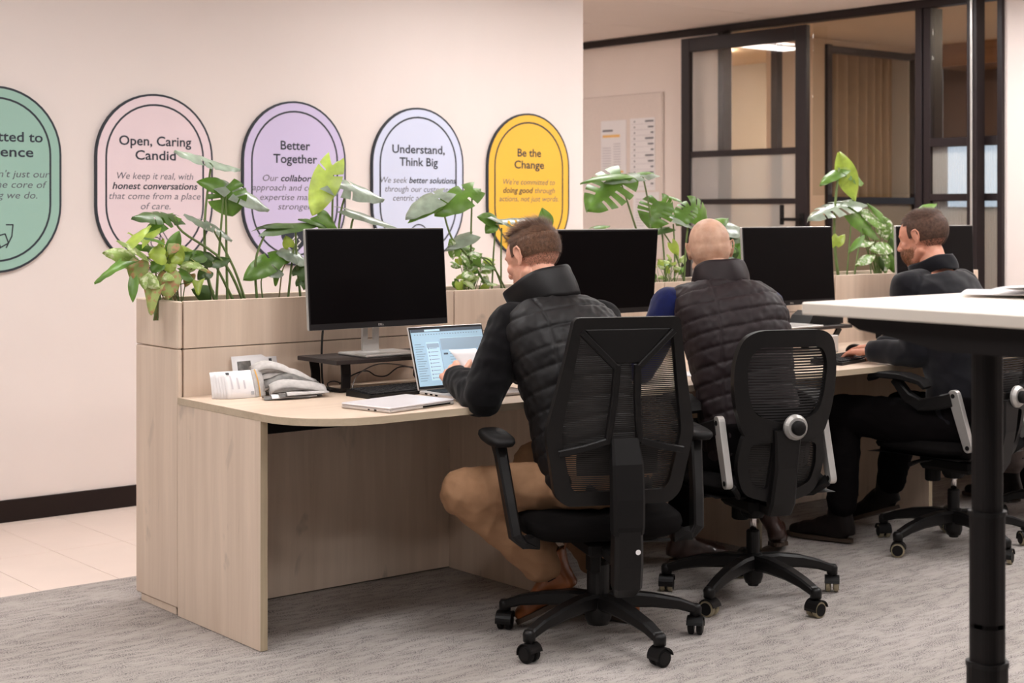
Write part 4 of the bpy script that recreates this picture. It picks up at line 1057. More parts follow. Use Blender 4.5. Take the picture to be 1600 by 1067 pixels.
        obj('arm', MB().bar([(s*.195, -.13, .625), (s*.21, -.06, .605), (s*.222, .0, .595), (s*.235, .05, .625), (s*.245, .085, .675), (s*.247, .10, .69)], [.03, .03, .032, .034, .04, .045], [.055, .055, .05, .045, .035, .03], (1, 0, 0)), M_plastic, t, world=False)
        obj('arm_pad', MB().bar([(s*.245, -.05, .668), (s*.247, -.03, .690), (s*.250, .05, .706), (s*.250, .15, .706), (s*.247, .205, .694), (s*.245, .22, .68)], [.05, .07, .085, .085, .07, .045], [.016, .02, .024, .024, .02, .014], (1, 0, 0)), M_plastic2, t, world=False)
        obj('link_bracket', MB().bar([(s*.185, -.20, .44), (s*.15, -.16, .40), (s*.10, -.10, .385)], .05, .02, (0, 1, 0)), M_plastic2, t, world=False)
    return t
chair_A((3.32, 3.64, 0), math.radians(65), 'black mesh office chair with angular frame, nearest the camera, with a white screw cap', [188, 262, 334, 116, 46])
chair_B((4.11, 3.70, 0), math.radians(68), 'black office chair with rounded mesh back and silver links, under the bald man', [194, 264, 338, 122, 50])
chair_B((5.35, 3.74, 0), math.radians(90), 'black office chair with silver arm link, under the bearded man in the black shirt', [172, 254, 330, 100, 40])
chair_A((6.23, 3.72, 0), math.radians(92), 'black mesh office chair at the right edge behind the raised table', [200, 272, 344, 128, 56])
# ================================================================== people
def closed(prims):
    mb = MB()
    for p in prims:
        k = p[0]
        if k == 'cap':
            _, a, ra, b, rb = p; a = V(a); b = V(b); d = b-a; L = d.length
            d = d.normalized() if L > 1e-6 else V((0, 0, 1)); u = d.orthogonal().normalized(); w = d.cross(u)
            rings = []
            for i in range(5): t = PI/2*(i/5); rings.append((a-d*(ra*math.cos(t)), ra*math.sin(t)))
            for i in range(7): s = i/6; rings.append((a.lerp(b, s), ra+(rb-ra)*s))
            for i in range(1, 6): t = PI/2*(i/5); rings.append((b+d*(rb*math.sin(t)), rb*math.cos(t)))
            n = 16; vs = []
            for c, r in rings:
                r = max(r, 1e-5)
                for j in range(n): vs.append(c+u*(r*math.cos(2*PI*j/n))+w*(r*math.sin(2*PI*j/n)))
            m = len(rings)
            fs = [(i*n+j, i*n+(j+1) % n, (i+1)*n+(j+1) % n, (i+1)*n+j) for i in range(m-1) for j in range(n)]
            fs += [tuple(range(n-1, -1, -1)), tuple((m-1)*n+j for j in range(n))]
            mb.add(vs, fs)
        elif k == 'ell':
            _, c, r, R = p; c = V(c); n = 20; m = 12; vs = []
            for i in range(m+1):
                t = PI*i/m; st = max(math.sin(t), 1e-3)
                for j in range(n): vs.append(c + R @ V((r[0]*st*math.cos(2*PI*j/n), r[1]*st*math.sin(2*PI*j/n), r[2]*math.cos(t))))
            fs = [(i*n+j, i*n+(j+1) % n, (i+1)*n+(j+1) % n, (i+1)*n+j) for i in range(m) for j in range(n)]
            fs += [tuple(range(n-1, -1, -1)), tuple(m*n+j for j in range(n))]
            mb.add(vs, fs)
        elif k == 'loft':     # rings of (centre, side axis*half width, front axis*half depth)
            rings = p[1]; n = 28; vs = []
            for c, a, b in rings:
                for j in range(n):
                    t = 2*PI*j/n; cc, ss = math.cos(t), math.sin(t); e = 2.4
                    vs.append(V(c)+V(a)*(abs(cc)**(2/e)*(1 if cc > 0 else -1))+V(b)*(abs(ss)**(2/e)*(1 if ss > 0 else -1)))
            m = len(rings)
            fs = [(i*n+j, i*n+(j+1) % n, (i+1)*n+(j+1) % n, (i+1)*n+j) for i in range(m-1) for j in range(n)]
            fs += [tuple(range(n-1, -1, -1)), tuple((m-1)*n+j for j in range(n))]
            mb.add(vs, fs)
    return mb
def blob(prims, vox, smooth=6, disp=None):
    """one closed skin grown over overlapping solids; returns vertices and faces as arrays"""
    mb = closed(prims); me = bpy.data.meshes.new('b'); me.from_pydata(mb.v, [], mb.f); fixnormals(me)
    o = bpy.data.objects.new('b', me); COL.objects.link(o)
    md = o.modifiers.new('r', 'REMESH'); md.mode = 'VOXEL'; md.voxel_size = vox
    bpy.context.view_layer.update()
    ev = o.evaluated_get(bpy.context.evaluated_depsgraph_get()); m2 = bpy.data.meshes.new_from_object(ev)
    n = len(m2.vertices); co = np.empty(n*3); m2.vertices.foreach_get('co', co); co = co.reshape(-1, 3)
    ne = len(m2.edges); ed = np.empty(ne*2, int); m2.edges.foreach_get('vertices', ed); ed = ed.reshape(-1, 2)
    cnt = np.bincount(ed.ravel(), minlength=n)[:, None].clip(1)
    for _ in range(smooth):
        s = np.zeros_like(co)
        for ax in range(3):
            s[:, ax] = np.bincount(ed[:, 0], co[ed[:, 1], ax], n)+np.bincount(ed[:, 1], co[ed[:, 0], ax], n)
        co = co*.4+(s/cnt)*.6
    m2.vertices.foreach_set('co', co.ravel()); m2.update()
    if disp is not None:
        no = np.empty(n*3); m2.vertices.foreach_get('normal', no); no = no.reshape(-1, 3)
        co = co+no*disp(co, no)[:, None]
    fs = [tuple(p.vertices) for p in m2.polygons]
    bpy.data.objects.remove(o); bpy.data.meshes.remove(me); bpy.data.meshes.remove(m2)
    return co, fs
def fast_obj(name, parts, mats, parent, mi=None):
    """parts: list of (co, faces)"""
    inv = np.array((wm(parent) if parent else Matrix.Identity(4)).inverted())
    vs = []; fs = []; base = 0
    for co, f in parts:
        co = np.asarray(co, float).reshape(-1, 3); vs.append(co@inv[:3, :3].T+inv[:3, 3]); fs += [tuple(i+base for i in q) for q in f]; base += len(co)
    vs = np.vstack(vs)
    me = bpy.data.meshes.new(name); me.from_pydata(vs.tolist(), [], fs)
    for m in (mats if isinstance(mats, list) else [mats]): me.materials.append(m)
    me.polygons.foreach_set('use_smooth', [True]*len(me.polygons))
    o = bpy.data.objects.new(name, me); link(o, parent); return o
def wav(co, f, seed, n=5):
    r = np.random.default_rng(seed); out = np.zeros(len(co))
    for i in range(n):
        k = r.normal(size=3); k /= np.linalg.norm(k); ff = f*(1+.6*r.random())
        out += np.sin(co@k*ff+r.random()*6.28+1.5*np.sin(co@r.normal(size=3)*f*.4))
    return out/n
def folds(amp, f, seed):
    def d(co, no):
        w = wav(co, f, seed); return amp*(1-2*np.abs(w))+amp*.6*wav(co, f*2.2, seed+1)
    return d
def rotframe(fwd, up=UP):
    fwd = V(fwd).normalized(); x = fwd.cross(V(up)).normalized(); u = x.cross(fwd)
    return Matrix((x, fwd, u)).transposed()
def head_prims(c, R, s=1.0):
    P = []
    def E(p, r, rot=None): P.append(('ell', c+R@(V(p)*s), tuple(k*s for k in r), R if rot is None else R@rot))
    def K(a, ra, b, rb): P.append(('cap', c+R@(V(a)*s), ra*s, c+R@(V(b)*s), rb*s))
    E((0, -.014, .030), (.076, .097, .086)); E((0, .025, .02), (.070, .070, .075)); E((0, .028, -.035), (.060, .060, .070))
    K((-.030, .035, -.078), .026, (0, .072, -.096), .018); K((.030, .035, -.078), .026, (0, .072, -.096), .018)
    K((-.052, -.005, -.055), .020, (-.030, .035, -.082), .022); K((.052, -.005, -.055), .020, (.030, .035, -.082), .022)
    E((0, .060, -.060), (.040, .032, .035))
    K((0, .086, .012), .008, (0, .108, -.026), .0125); E((-.012, .098, -.030), (.009, .010, .008)); E((.012, .098, -.030), (.009, .010, .008))
    E((-.030, .076, .022), (.024, .012, .008)); E((.030, .076, .022), (.024, .012, .008))
    E((-.040, .062, -.022), (.022, .020, .020)); E((.040, .062, -.022), (.022, .020, .020))
    E((0, .090, -.056), (.022, .009, .005)); E((0, .089, -.066), (.018, .009, .006))
    return P
def ear(c, R, s, side):
    P = []
    def pt(y, z, x=0): return c+R@(V((side*(.072+x*.75), y*.88, z*.88))*s)
    arc = [(.006, -.006, .004), (.012, .018, .010), (.004, .034, .016), (-.014, .036, .020), (-.026, .020, .022), (-.024, -.002, .018), (-.014, -.022, .012), (-.002, -.034, .006)]
    for a, b in zip(arc[:-1], arc[1:]): P.append(('cap', pt(a[0], a[1], a[2]), .0045*s, pt(b[0], b[1], b[2]), .0045*s))
    P.append(('cap', pt(.0, -.030, .004), .0065*s, pt(.002, -.024, .002), .0065*s))
    Rt = R @ Matrix.Rotation(side*math.radians(-22), 3, 'Z')
    P.append(('ell', pt(-.006, .004, .008), (.004*s, .014*s, .026*s), Rt))
    return P
def hand_prims(w, fdir, up, side, L=.185, curl=.5, spread=.0):
    """w wrist point; fdir towards the fingers; up = back of the hand; side = +1: thumb on the local +x side"""
    R = rotframe(fdir, up); P = []
    k = L/.19
    def q(x, y, z): return w+R@(V((x*side, y, z))*k)
    for x0, x1 in ((-.020, -.033), (-.007, -.012), (.007, .010), (.020, .032)):
        P.append(('cap', q(x0*1.1, .0, 0), .016*k, q(x1, .080, .0), .0125*k))
    P.append(('cap', q(0, -.02, 0), .023*k, q(0, .02, 0), .021*k))
    lens = [.062, .076, .080, .070]; xs_ = [-.034, -.012, .010, .032]
    for i in range(4):
        a = V((xs_[i], .084, .0)); ang = 0; sp = (xs_[i]*3+.0)*.35*(1+spread)
        r = .0088
        for j, fr in enumerate((.45, .31, .24)):
            ang += curl*[.75, .9, .6][j]*(1.08-.05*i)
            d = V((math.sin(sp), math.cos(ang)*math.cos(sp), -math.sin(ang)))
            b = a+d*lens[i]*fr
            P.append(('cap', q(*a), r*k, q(*b), (r-.0008)*k)); a = b; r -= .0008
    a = V((.026, .018, -.008)); 
    for d, l, r0, r1 in ((V((.62, .68, -.35)), .040, .0135, .0105), (V((.42, .85, -.30)), .034, .0105, .0095), (V((.20, .92, -.30)), .026, .0095, .0082)):
        b = a+d.normalized()*l; P.append(('cap', q(*a), r0*k, q(*b), r1*k)); a = b
    return P
def hair_shell(c, R, s, region, r=(.0795, .101, .0895), off=(0, -.014, .030), grow=.0):
    vs = []; fs = []; nu, nv = 64, 40; idx = {}
    for i in range(nv+1):
        t = PI*i/nv
        for j in range(nu):
            a = 2*PI*j/nu; p = V((off[0]+r[0]*math.sin(t)*math.cos(a), off[1]+r[1]*math.sin(t)*math.sin(a), off[2]+r[2]*math.cos(t)))
            idx[i, j] = len(vs); vs.append(p)
    for i in range(nv):
        for j in range(nu):
            q = [idx[i, j], idx[i, (j+1) % nu], idx[i+1, (j+1) % nu], idx[i+1, j]]
            m = sum((vs[k] for k in q), V((0, 0, 0)))/4
            if region(m): fs.append(tuple(q))
    return [c+R@(p*s) for p in vs], fs
def strands(c, R, s, region, n, length, comb, seed, r=(.0785, .100, .0885), off=(0, -.014, .030), width=.0011, lift=.35, extra=None):
    rg = random.Random(seed); vs = []; fs = []
    k = 0; tries = 0
    while k < n and tries < n*20:
        tries += 1
        z = rg.uniform(-1, 1); a = rg.uniform(0, 2*PI); q = math.sqrt(1-z*z)
        nrm = V((q*math.cos(a)/r[0], q*math.sin(a)/r[1], z/r[2])).normalized()
        p = V((off[0]+r[0]*q*math.cos(a), off[1]+r[1]*q*math.sin(a), off[2]+r[2]*z))
        if not region(p): continue
        k += 1
        L = length(p)*rg.uniform(.6, 1.15)
        d = V(comb(p)); d = (d-nrm*d.dot(nrm))
        d = (d.normalized() if d.length > 1e-4 else nrm.orthogonal())+V((rg.gauss(0, .22), rg.gauss(0, .22), rg.gauss(0, .22)))
        lf = lift(p) if callable(lift) else lift
        d = (d.normalized()+nrm*lf).normalized()
        side = d.cross(nrm).normalized()*width*.5
        p1 = p+d*L*.5+nrm*L*.04; p2 = p+d*L-nrm*L*.05
        b = len(vs); vs += [c+R@((x)*s) for x in (p-side, p+side, p1+side*.8, p1-side*.8, p2)]
        fs += [(b, b+1, b+2, b+3), (b+3, b+2, b+4)]
    return vs, fs
def boot(name, heel, toe, ankle, mat, parent, upn=UP, L=None, tall=.13, elastic=None):
    """ankle boot: heel and toe points of the sole, ankle = middle of the shaft opening"""
    heel = V(heel); toe = V(toe); ankle = V(ankle)
    f = (toe-heel).normalized(); L = (toe-heel).length; up = (V(upn)-f*V(upn).dot(f)).normalized(); x = f.cross(up)
    def q(a, b, h): return heel+f*(a*L)+x*b+up*h
    sh = (ankle-q(.2, 0, .05))
    pr = [('loft', [(q(.14, 0, .030), x*.034, f*.055), (q(.16, 0, .06), x*.037, f*.060), (q(.2, 0, .05)+sh*.45, x*.040, f*.052), (q(.2, 0, .05)+sh, x*.043, f*.050)]),
          ('cap', q(.16, 0, .040), .036, q(.50, 0, .040), .034), ('cap', q(.45, 0, .052), .034, q(.74, 0, .034), .034), ('cap', q(.72, .004, .030), .036, q(.90, .0, .026), .026), ('cap', q(.3, 0, .075), .036, q(.5, 0, .055), .034)]
    co, fs = blob(pr, .0055, 5, lambda c, n: .0012*wav(c, 120, 3))
    lw = np.array(up); h0 = np.array(heel)
    hgt = (co-h0)@lw; co = co-np.outer(np.minimum(hgt-.016, 0), lw)
    b = fast_obj(name, [(co, fs)], mat, parent)
    P = []
    for k in range(28):
        t = 2*PI*k/28; a = .5+.53*math.cos(t); wdt = .041*(1-.25*(1-a) if a < .5 else 1.0)*(abs(math.sin(t))**.7)*(1 if math.sin(t) > 0 else -1)
        P.append((a, wdt*(.86 if a < .45 else 1)))
    n = len(P); vs = [q(a, b_, 0.001) for a, b_ in P]+[q(a, b_, .016) for a, b_ in P]
    obj('sole', MB().add(vs, [tuple(range(n)), tuple(range(2*n-1, n-1, -1))]+[(i, i+n, (i+1) % n+n, (i+1) % n) for i in range(n)]), M_sole, b)
    # elastic gusset on both sides and a pull tab
    if elastic:
        for s in (-1, 1):
            g = lambda u, v, s=s: q(.2, 0, .05)+sh*(.30+.66*v)+f*((u-.5)*(.030+.030*v))+x*(s*(.0455-.010*abs(u-.5)))
            obj('elastic_panel', MB().grid(g, 5, 5), M_elastic, b, smooth=True, fix=False)
    obj('pull_tab', MB().bar([q(.2, 0, .05)+sh*.9-f*.050, q(.2, 0, .05)+sh*1.05-f*.062, q(.2, 0, .05)+sh*1.1-f*.072], .012, .003, x), mat, b)
    return b
def torso_rings(pel, neck, fwd, W, D, bulge=.0, base=0.0, top=1.0):
    """rings from hips to neck base; W, D scale; the back curves"""
    ax = neck-pel; rt = V((fwd.y, -fwd.x, 0)).normalized()
    prof = [(-.10, .150, .105, 0.0), (.0, .172, .120, 0.0), (.15, .168, .118, -.008), (.32, .160, .115, -.020), (.50, .168, .120, -.032), (.66, .180, .122, -.036), (.80, .188, .115, -.030), (.89, .172, .100, -.018), (.96, .125, .080, -.006), (1.02, .080, .066, .002)]
    out = []
    for t, w, d, bk in prof:
        if t < base-1e-6 or t > top: continue
        c = pel+ax*t+fwd*bk
        up = ax.normalized(); f = (fwd-up*fwd.dot(up)).normalized()
        if t < .1: f = fwd
        out.append((c, rt*(w*W), f*(d*D)))
    return out
def limb(P, R): return [('cap', P[i], R[i], P[i+1], R[i+1]) for i in range(len(P)-1)]

def person(label, pel, neck, az, headc, hfwd, hup, sh, el, wr, hd, hup_, hside, curl, hip, kn, an, boots, skinm, W=1.0, D=1.0, bald=False):
    """every figure is one continuous skin mesh; clothes and hair are its children"""
    fwd = V((math.cos(az), math.sin(az), 0)); R = rotframe(hfwd, hup)
    neckbase = neck; hb = headc+R@V((0, -.022, -.06))
    pr = torso_rings(pel, neck, fwd, W*.88, D*.86)
    prims = [('loft', pr), ('cap', neckbase-V((0, 0, .03)), .060, hb, .053)]
    prims += [('cap', neckbase-V((0, 0, .02)), .055, V(sh[0])*.7+neckbase*.3, .045), ('cap', neckbase-V((0, 0, .02)), .055, V(sh[1])*.7+neckbase*.3, .045)]
    for i in range(2):
        prims += limb([V(sh[i]), V(el[i]), V(wr[i])], [.052, .038, .026])
        prims += limb([V(hip[i]), V(kn[i]), V(an[i])], [.080, .050, .036])
    co, fs = blob(prims, .009, 4)
    hp = head_prims(headc, R)+([('ell', headc+R@V((0, -.026, .0)), (.075, .082, .074), R)] if bald else [])+[('cap', hb, .050, neckbase, .056)]+ear(headc, R, 1, 1)+ear(headc, R, 1, -1)
    hco, hfs = blob(hp, .0032, 7 if bald else 5)
    parts = [(co, fs), (hco, hfs)]
    for i in range(2):
        pp = hand_prims(V(wr[i]), V(hd[i]), V(hup_[i]), hside[i], curl=curl[i]); d = (V(wr[i])-V(el[i])).normalized()
        pp.append(('cap', V(wr[i])-d*.06, .028, V(wr[i]), .024))
        parts.append(blob(pp, .0024, 4))
    root = fast_obj('person', parts, skinm, None)
    # put the origin at the base of the figure
    base = V((pel.x, pel.y, .0)); root.data.transform(Matrix.Translation(-base)); root.location = base; WORLD[root.name] = Matrix.Translation(base)
    tag(root, label, 'person')
    for s in (-1, 1):
        e = obj('eye', MB().lathe([(.001, -.011), (.008, -.0085), (.0115, 0), (.008, .0085), (.001, .011)], n=12, M=Matrix.Translation(headc+R@V((s*.030, .0725, .006)))), M_eye, root, smooth=True)
        bm_ = MB(); 
        vs, fs2 = strands(headc, R, 1, lambda p: abs(p.x-s*.030) < .019 and .018 < p.z < .026 and p.y > .05, 60, lambda p: .008, lambda p: (s*1, 0, 0.1), 4, r=(.066, .088, .08), off=(0, .0, .0))
        if fs2: obj('eyebrow', MB().add(vs, fs2), M_hair1, root, fix=False)
    return root, R, fwd
def sleeve(name, S_, E_, Wr, r, mat, parent, amp=.004, f=45, seed=1, vox=.006, extra=()):
    pr = limb([V(S_), V(E_), V(E_).lerp(V(Wr), .93)], r)+list(extra)
    co, fs = blob(pr, vox, 4, folds(amp, f, seed))
    o = fast_obj(name, [(co, fs)], mat, parent)
    return o
def cuff(Wr, E_, r, mat, parent):
    d = (V(Wr)-V(E_)).normalized(); a = V(E_).lerp(V(Wr), .86)
    return obj('cuff', MB().tube([a, a+d*.018, a+d*.040, a+d*.044], [r, r*1.05, r*1.03, r*.8], 18, True), mat, parent, smooth=True)
def trousers(pel, fwd, hip, kn, an, mat, parent, r=(.098, .078, .058), seed=2, amp=.004):
    rt = V((fwd.y, -fwd.x, 0)); pr = [('loft', [(pel+V((0, 0, z)), rt*w, fwd*d) for z, w, d in ((-.085, .15, .11), (-.04, .178, .14), (.03, .182, .14), (.10, .172, .125))])]
    for i in range(2):
        h, k, a = V(hip[i]), V(kn[i]), V(an[i]); 
        pr += limb([h, h.lerp(k, .5), k, k.lerp(a, .5), a], [r[0], r[0]*.95, r[1], r[1]*.9, r[2]])
    f1 = folds(amp, 34, seed); kk = [np.array(V(k)) for k in kn]; aa = [np.array(V(a)) for a in an]
    def dsp(co, no):
        d = f1(co, no); dk = np.min([np.linalg.norm(co-k, axis=1) for k in kk+aa], axis=0)
        w = wav(co*np.array([1, 1, 1.4])+.02*np.sin(co[:, [1, 2, 0]]*30), 52, seed+3, 7)
        return d*.8+(.15+.75*np.exp(-(dk/.09)**2))*amp*1.3*(1-2.2*np.abs(w))
    co, fs = blob(pr, .0062, 3, dsp)
    return fast_obj('trousers', [(co, fs)], mat, parent)
def vest(pel, neck, fwd, sh, W, D, mat, parent, seed, spacing=.058, puff=.008, top=.97, drop=.0):
    rings = torso_rings(pel, neck, fwd, W, D, base=-.11, top=.97)
    pr = [('loft', rings)]
    for i in range(2):
        S_ = V(sh[i]); pr.append(('cap', neck-V((0, 0, .045)), .060, S_.lerp(neck, .22)-V((0, 0, .012)), .066))
    ax = np.array(neck-pel); L = np.linalg.norm(ax); axn = ax/L; p0 = np.array(pel)
    fw = np.array(fwd); rt = np.array((fwd.y, -fwd.x, 0))
    def disp(co, no):
        t = (co-p0)@axn+.10; x = (co-p0)@rt
        s = t+.010*np.sin(x*9+seed)+.005*wav(co, 14, seed)
        ph = (s/spacing) % 1.0; e = np.abs(ph-.5)*2
        d = puff*(np.sqrt(np.clip(1-e**3.2, 0, 1))-.75)
        xs_ = np.abs(np.abs(x)-.125*W); seam = np.exp(-(xs_/.004)**2)
        d = d*(1-seam*.9)-seam*.003
        w = wav(co*np.array([1, 1, .8]), 60, seed+5); fine = (1-2*np.abs(w))*(.0022*(.4+e))
        return d+fine+.002*wav(co, 130, seed+9)
    co, fs = blob(pr, .0052, 5, disp)
    return fast_obj('quilted_vest', [(co, fs)], mat, parent)
def collar(name, c, axis, fwd, r0, r1, h_back, h_front, mat, parent, open_ang=.25, flare=.0, th=.012, seed=0, lay=0):
    """standing collar shell; angle 0 = back"""
    up = V(axis).normalized(); f = (fwd-up*fwd.dot(up)).normalized(); x = f.cross(up)
    def fn(u, v):
        a = (u-.5)*2*(PI-open_ang); ca = math.cos(a)
        hh = h_back*(.5+.5*ca)+h_front*(.5-.5*ca)
        r = r0+(r1-r0)*v+flare*v*(.5-.5*ca)+.0025*math.sin(a*5+seed+v*3)+.004*math.sin(PI*v)
        return c - f*(r*ca*1.08) + x*(r*math.sin(a)) + up*(hh*v+.003*math.sin(a*4+seed)) 
    o = obj(name, MB().grid(fn, 49, 9), mat, parent, smooth=True, fix=False)
    md = o.modifiers.new('t', 'SOLIDIFY'); md.thickness = th; md.offset = 0
    return o

# ---------------------------------------------------------------- first man: black quilted vest, tan chinos
az1 = math.radians(80); F1 = V((math.cos(az1), math.sin(az1), 0))
pel = V((3.325, 3.66, .52)); neck = V((3.335, 3.90, 1.075)); hc = atD(833, 404, 5.22)
sh = [V((3.185, 3.905, .985)), V((3.505, 3.835, .985))]
el = [V((3.075, 3.92, .765)), V((3.60, 3.95, .755))]
wr = [V((3.125, 4.13, .80)), V((3.42, 4.16, .80))]
hip = [V((3.235, 3.69, .50)), V((3.415, 3.66, .50))]; kn = [V((2.985, 3.905, .47)), V((3.40, 4.05, .50))]; an = [V((3.235, 3.815, .235)), V((3.52, 3.86, .20))]
hf = V((-.18, 1, -.38)); 
P1, R1, _ = person('seated man with short brown hair in a black quilted vest and tan trousers', pel, neck, az1, hc, hf, V((.06, .3, 1)), sh, el, wr,
    [V((.35, .9, .30)), V((-.4, .9, -.15))], [V((-.8, -.1, .6)), V((0, .2, 1))], [1, -1], [.75, .6], hip, kn, an, None, M_skin1)
trousers(pel, F1, hip, kn, an, M_chino, P1, r=(.080, .072, .066), seed=4, amp=.0055)
vest(pel+V((0, 0, .0)), neck, F1, sh, 1.12, 1.12, M_vest1, P1, 11, .062)
j1 = sleeve('jacket_sleeve', sh[0], el[0], wr[0], [.076, .064, .046], M_jack1, P1, .005, 40, 7, extra=[('cap', el[0], .066, el[0]+V((0, .02, -.01)), .06)])
j2 = sleeve('jacket_sleeve', sh[1], el[1], wr[1], [.074, .062, .046], M_jack1, P1, .005, 40, 8)
collar('vest_collar', neck+V((-.005, -.008, -.028)), V((-.03, .42, 1)), V((-.30, .95, 0)), .096, .090, .105, .080, M_vest1, P1, .30, .030, .016)
collar('jacket_collar', neck+V((-.005, 0, -.0)), V((-.03, .35, 1)), V((-.25, .95, 0)), .078, .074, .070, .06, M_jack1, P1, .35, .01, .008, 2)
def reg1(p): # hairline
    if p.y > .045: return p.z > .075
    if p.y > -.005: return p.z > .030+(.045 if p.y > .02 else 0) or (p.y > .012 and abs(p.x) > .05 and p.z > .012 and p.y < .035)
    return p.z > -.045+max(0, (p.y+.03))*1.6
hv, hfc = hair_shell(hc, R1, 1, lambda p: reg1(p) and p.z > -.012)
def len1(p): return .042 if p.z > .085 else (.020 if p.z > .05 else (.010 if p.z > 0 else .005))
sv, sf = strands(hc, R1, 1, lambda p: reg1(p) and (p.z > .0 or math.sin(p.x*9137+p.y*7013) < .5+p.z*20), 9000, len1, lambda p: (p.x*2-.3, .9 if p.z > .06 else -.1, -1.2 if p.z < .06 else .1), 3, r=(.0795, .101, .0895), lift=lambda p: .85 if p.z > .085 else .25)
h = MB(); h.add(hv, hfc); h.add(sv, sf); obj('hair', h, M_hair1, P1, fix=False)
boot('boot', (3.325, 3.745, .125), (3.235, 3.925, .012), (3.262, 3.80, .262), M_tanboot, P1, V((-.3, .3, 1)), elastic=True)
boot('boot', (3.545, 3.715, .006), (3.50, 3.975, .006), (3.53, 3.775, .20), M_tanboot, P1, elastic=True)

# ---------------------------------------------------------------- second man: bald, plum-black vest over a blue shirt
az2 = math.radians(62); F2 = V((math.cos(az2), math.sin(az2), 0))
pel = V((4.10, 3.68, .53)); neck = V((4.135, 3.875, 1.115)); hc = atD(1109, 391, 5.74)
sh = [V((3.985, 3.985, 1.015)), V((4.285, 3.80, 1.015))]
el = [V((3.93, 4.08, .79)), V((4.42, 3.90, .78))]
wr = [V((4.02, 4.30, .785)), V((4.46, 4.13, .79))]
hip = [V((4.03, 3.76, .50)), V((4.20, 3.66, .50))]; kn = [V((4.24, 4.09, .50)), V((4.52, 3.99, .50))]; an = [V((4.29, 4.22, .20)), V((4.68, 4.13, .20))]
hf = V((.80, .62, -.10))
P2, R2, _ = person('seated bald man in a dark plum quilted vest over a blue sweater', pel, neck, az2, hc, V((.66, .75, -.16)), V((0, .12, 1)), sh, el, wr,
    [V((.5, .8, -.1)), V((.1, 1, -.1))], [UP, UP], [1, -1], [.4, .4], hip, kn, an, None, M_skin2, bald=True)
trousers(pel, F2, hip, kn, an, M_blacktr, P2, seed=6)
vest(pel, neck, F2, sh, 1.10, 1.14, M_vest2, P2, 23, .056, .0085)
sleeve('sweater_sleeve', sh[0], el[0], wr[0], [.070, .056, .040], M_blue, P2, .004, 40, 17)
sleeve('sweater_sleeve', sh[1], el[1], wr[1], [.068, .055, .040], M_blue, P2, .004, 40, 18)
collar('vest_collar', neck+V((0, 0, -.028)), V((.04, .20, 1)), V((.66, .75, 0)), .098, .080, .085, .06, M_vest2, P2, .3, .01, .016, 4)
def regb(p): return p.y > .02 and p.z < -.045 and p.z > -.11
st, sf2 = strands(hc, R2, 1, lambda p: True, 1800, lambda p: .005, lambda p: (0, 0, -1), 9, r=(.055, .064, .055), off=(0, .034, -.058), width=.0009)
keep = MB(); keep.add(st, sf2); obj('beard', keep, plain('grey_stubble', srgb(176, 164, 156), .7), P2, fix=False)
boot('boot', (4.245, 4.24, .006), (4.485, 4.175, .006), (4.30, 4.235, .19), M_brnboot, P2, elastic=False)
boot('boot', (4.665, 4.075, .04), (4.83, 4.21, .008), (4.655, 4.14, .20), M_brnboot, P2, V((-.3, -.2, 1)), elastic=False)

# ---------------------------------------------------------------- third man: black shirt, beard
az3 = math.radians(94); F3 = V((math.cos(az3), math.sin(az3), 0))
pel = V((5.345, 3.67, .53)); neck = V((5.365, 3.835, 1.120)); hc = atD(1442, 372, 6.42)
sh = [V((5.205, 3.855, 1.045)), V((5.535, 3.835, 1.045))]
el = [V((5.19, 3.80, .79)), V((5.58, 3.92, .79))]
wr = [V((5.175, 4.005, .785)), V((5.33, 4.09, .79))]
hip = [V((5.25, 3.69, .50)), V((5.43, 3.69, .50))]; kn = [V((5.08, 4.09, .53)), V((5.46, 4.07, .52))]; an = [V((5.065, 4.075, .17)), V((5.42, 4.10, .22))]
P3, R3, _ = person('seated bearded man with dark brown hair in a black shirt, hands on his keyboard', pel, neck, az3, hc, V((-.22, 1, -.22)), V((0, .15, 1)), sh, el, wr,
    [V((-.05, 1, -.08)), V((-.25, 1, -.1))], [V((0, .1, 1)), V((0, .1, 1))], [1, -1], [.32, .32], hip, kn, an, None, M_skin3)
trousers(pel, F3, hip, kn, an, M_blacktr, P3, seed=8)
rings = torso_rings(pel, neck, F3, 1.06, 1.04, base=-.11, top=.97)
pr = [('loft', rings)]
for i in range(2): pr.append(('cap', neck-V((0, 0, .04)), .060, sh[i].lerp(neck, .1)-V((0, 0, .005)), .068)); pr += limb([sh[i], el[i], el[i].lerp(wr[i], .93)], [.072, .058, .044])
co, fs = blob(pr, .0065, 5, folds(.0055, 26, 31)); fast_obj('shirt', [(co, fs)], M_shirt3, P3)
cuff(wr[0], el[0], .042, M_shirt3, P3); cuff(wr[1], el[1], .042, M_shirt3, P3)
collar('shirt_collar', neck+V((0, 0, -.015)), V((0, .28, 1)), V((-.1, 1, 0)), .082, .074, .062, .045, M_shirt3, P3, .35, .02, .008, 5)
def reg3(p):
    if p.y > .05: return p.z > .072
    if p.y > .0: return p.z > .028+(.03 if p.y > .03 else 0) or (abs(p.x) > .05 and p.z > .0 and .012 < p.y < .03)
    return p.z > -.040+max(0, (p.y+.03))*1.5
hv, hfc = hair_shell(hc, R3, 1, lambda p: reg3(p) and p.z > -.015)
sv, sf = strands(hc, R3, 1, reg3, 7000, lambda p: .020 if p.z > .08 else .009, lambda p: (p.x*2, .7 if p.z > .07 else -.2, -1.0 if p.z < .07 else 0), 5, r=(.0795, .101, .0895), lift=lambda p: .6 if p.z > .08 else .22)
h = MB(); h.add(hv, hfc); h.add(sv, sf); obj('hair', h, M_hair3, P3, fix=False)
def regbeard(p): return p.z < -.035 and p.y > .0 or (p.z < .0 and .01 < p.y < .035 and abs(p.x) > .04)
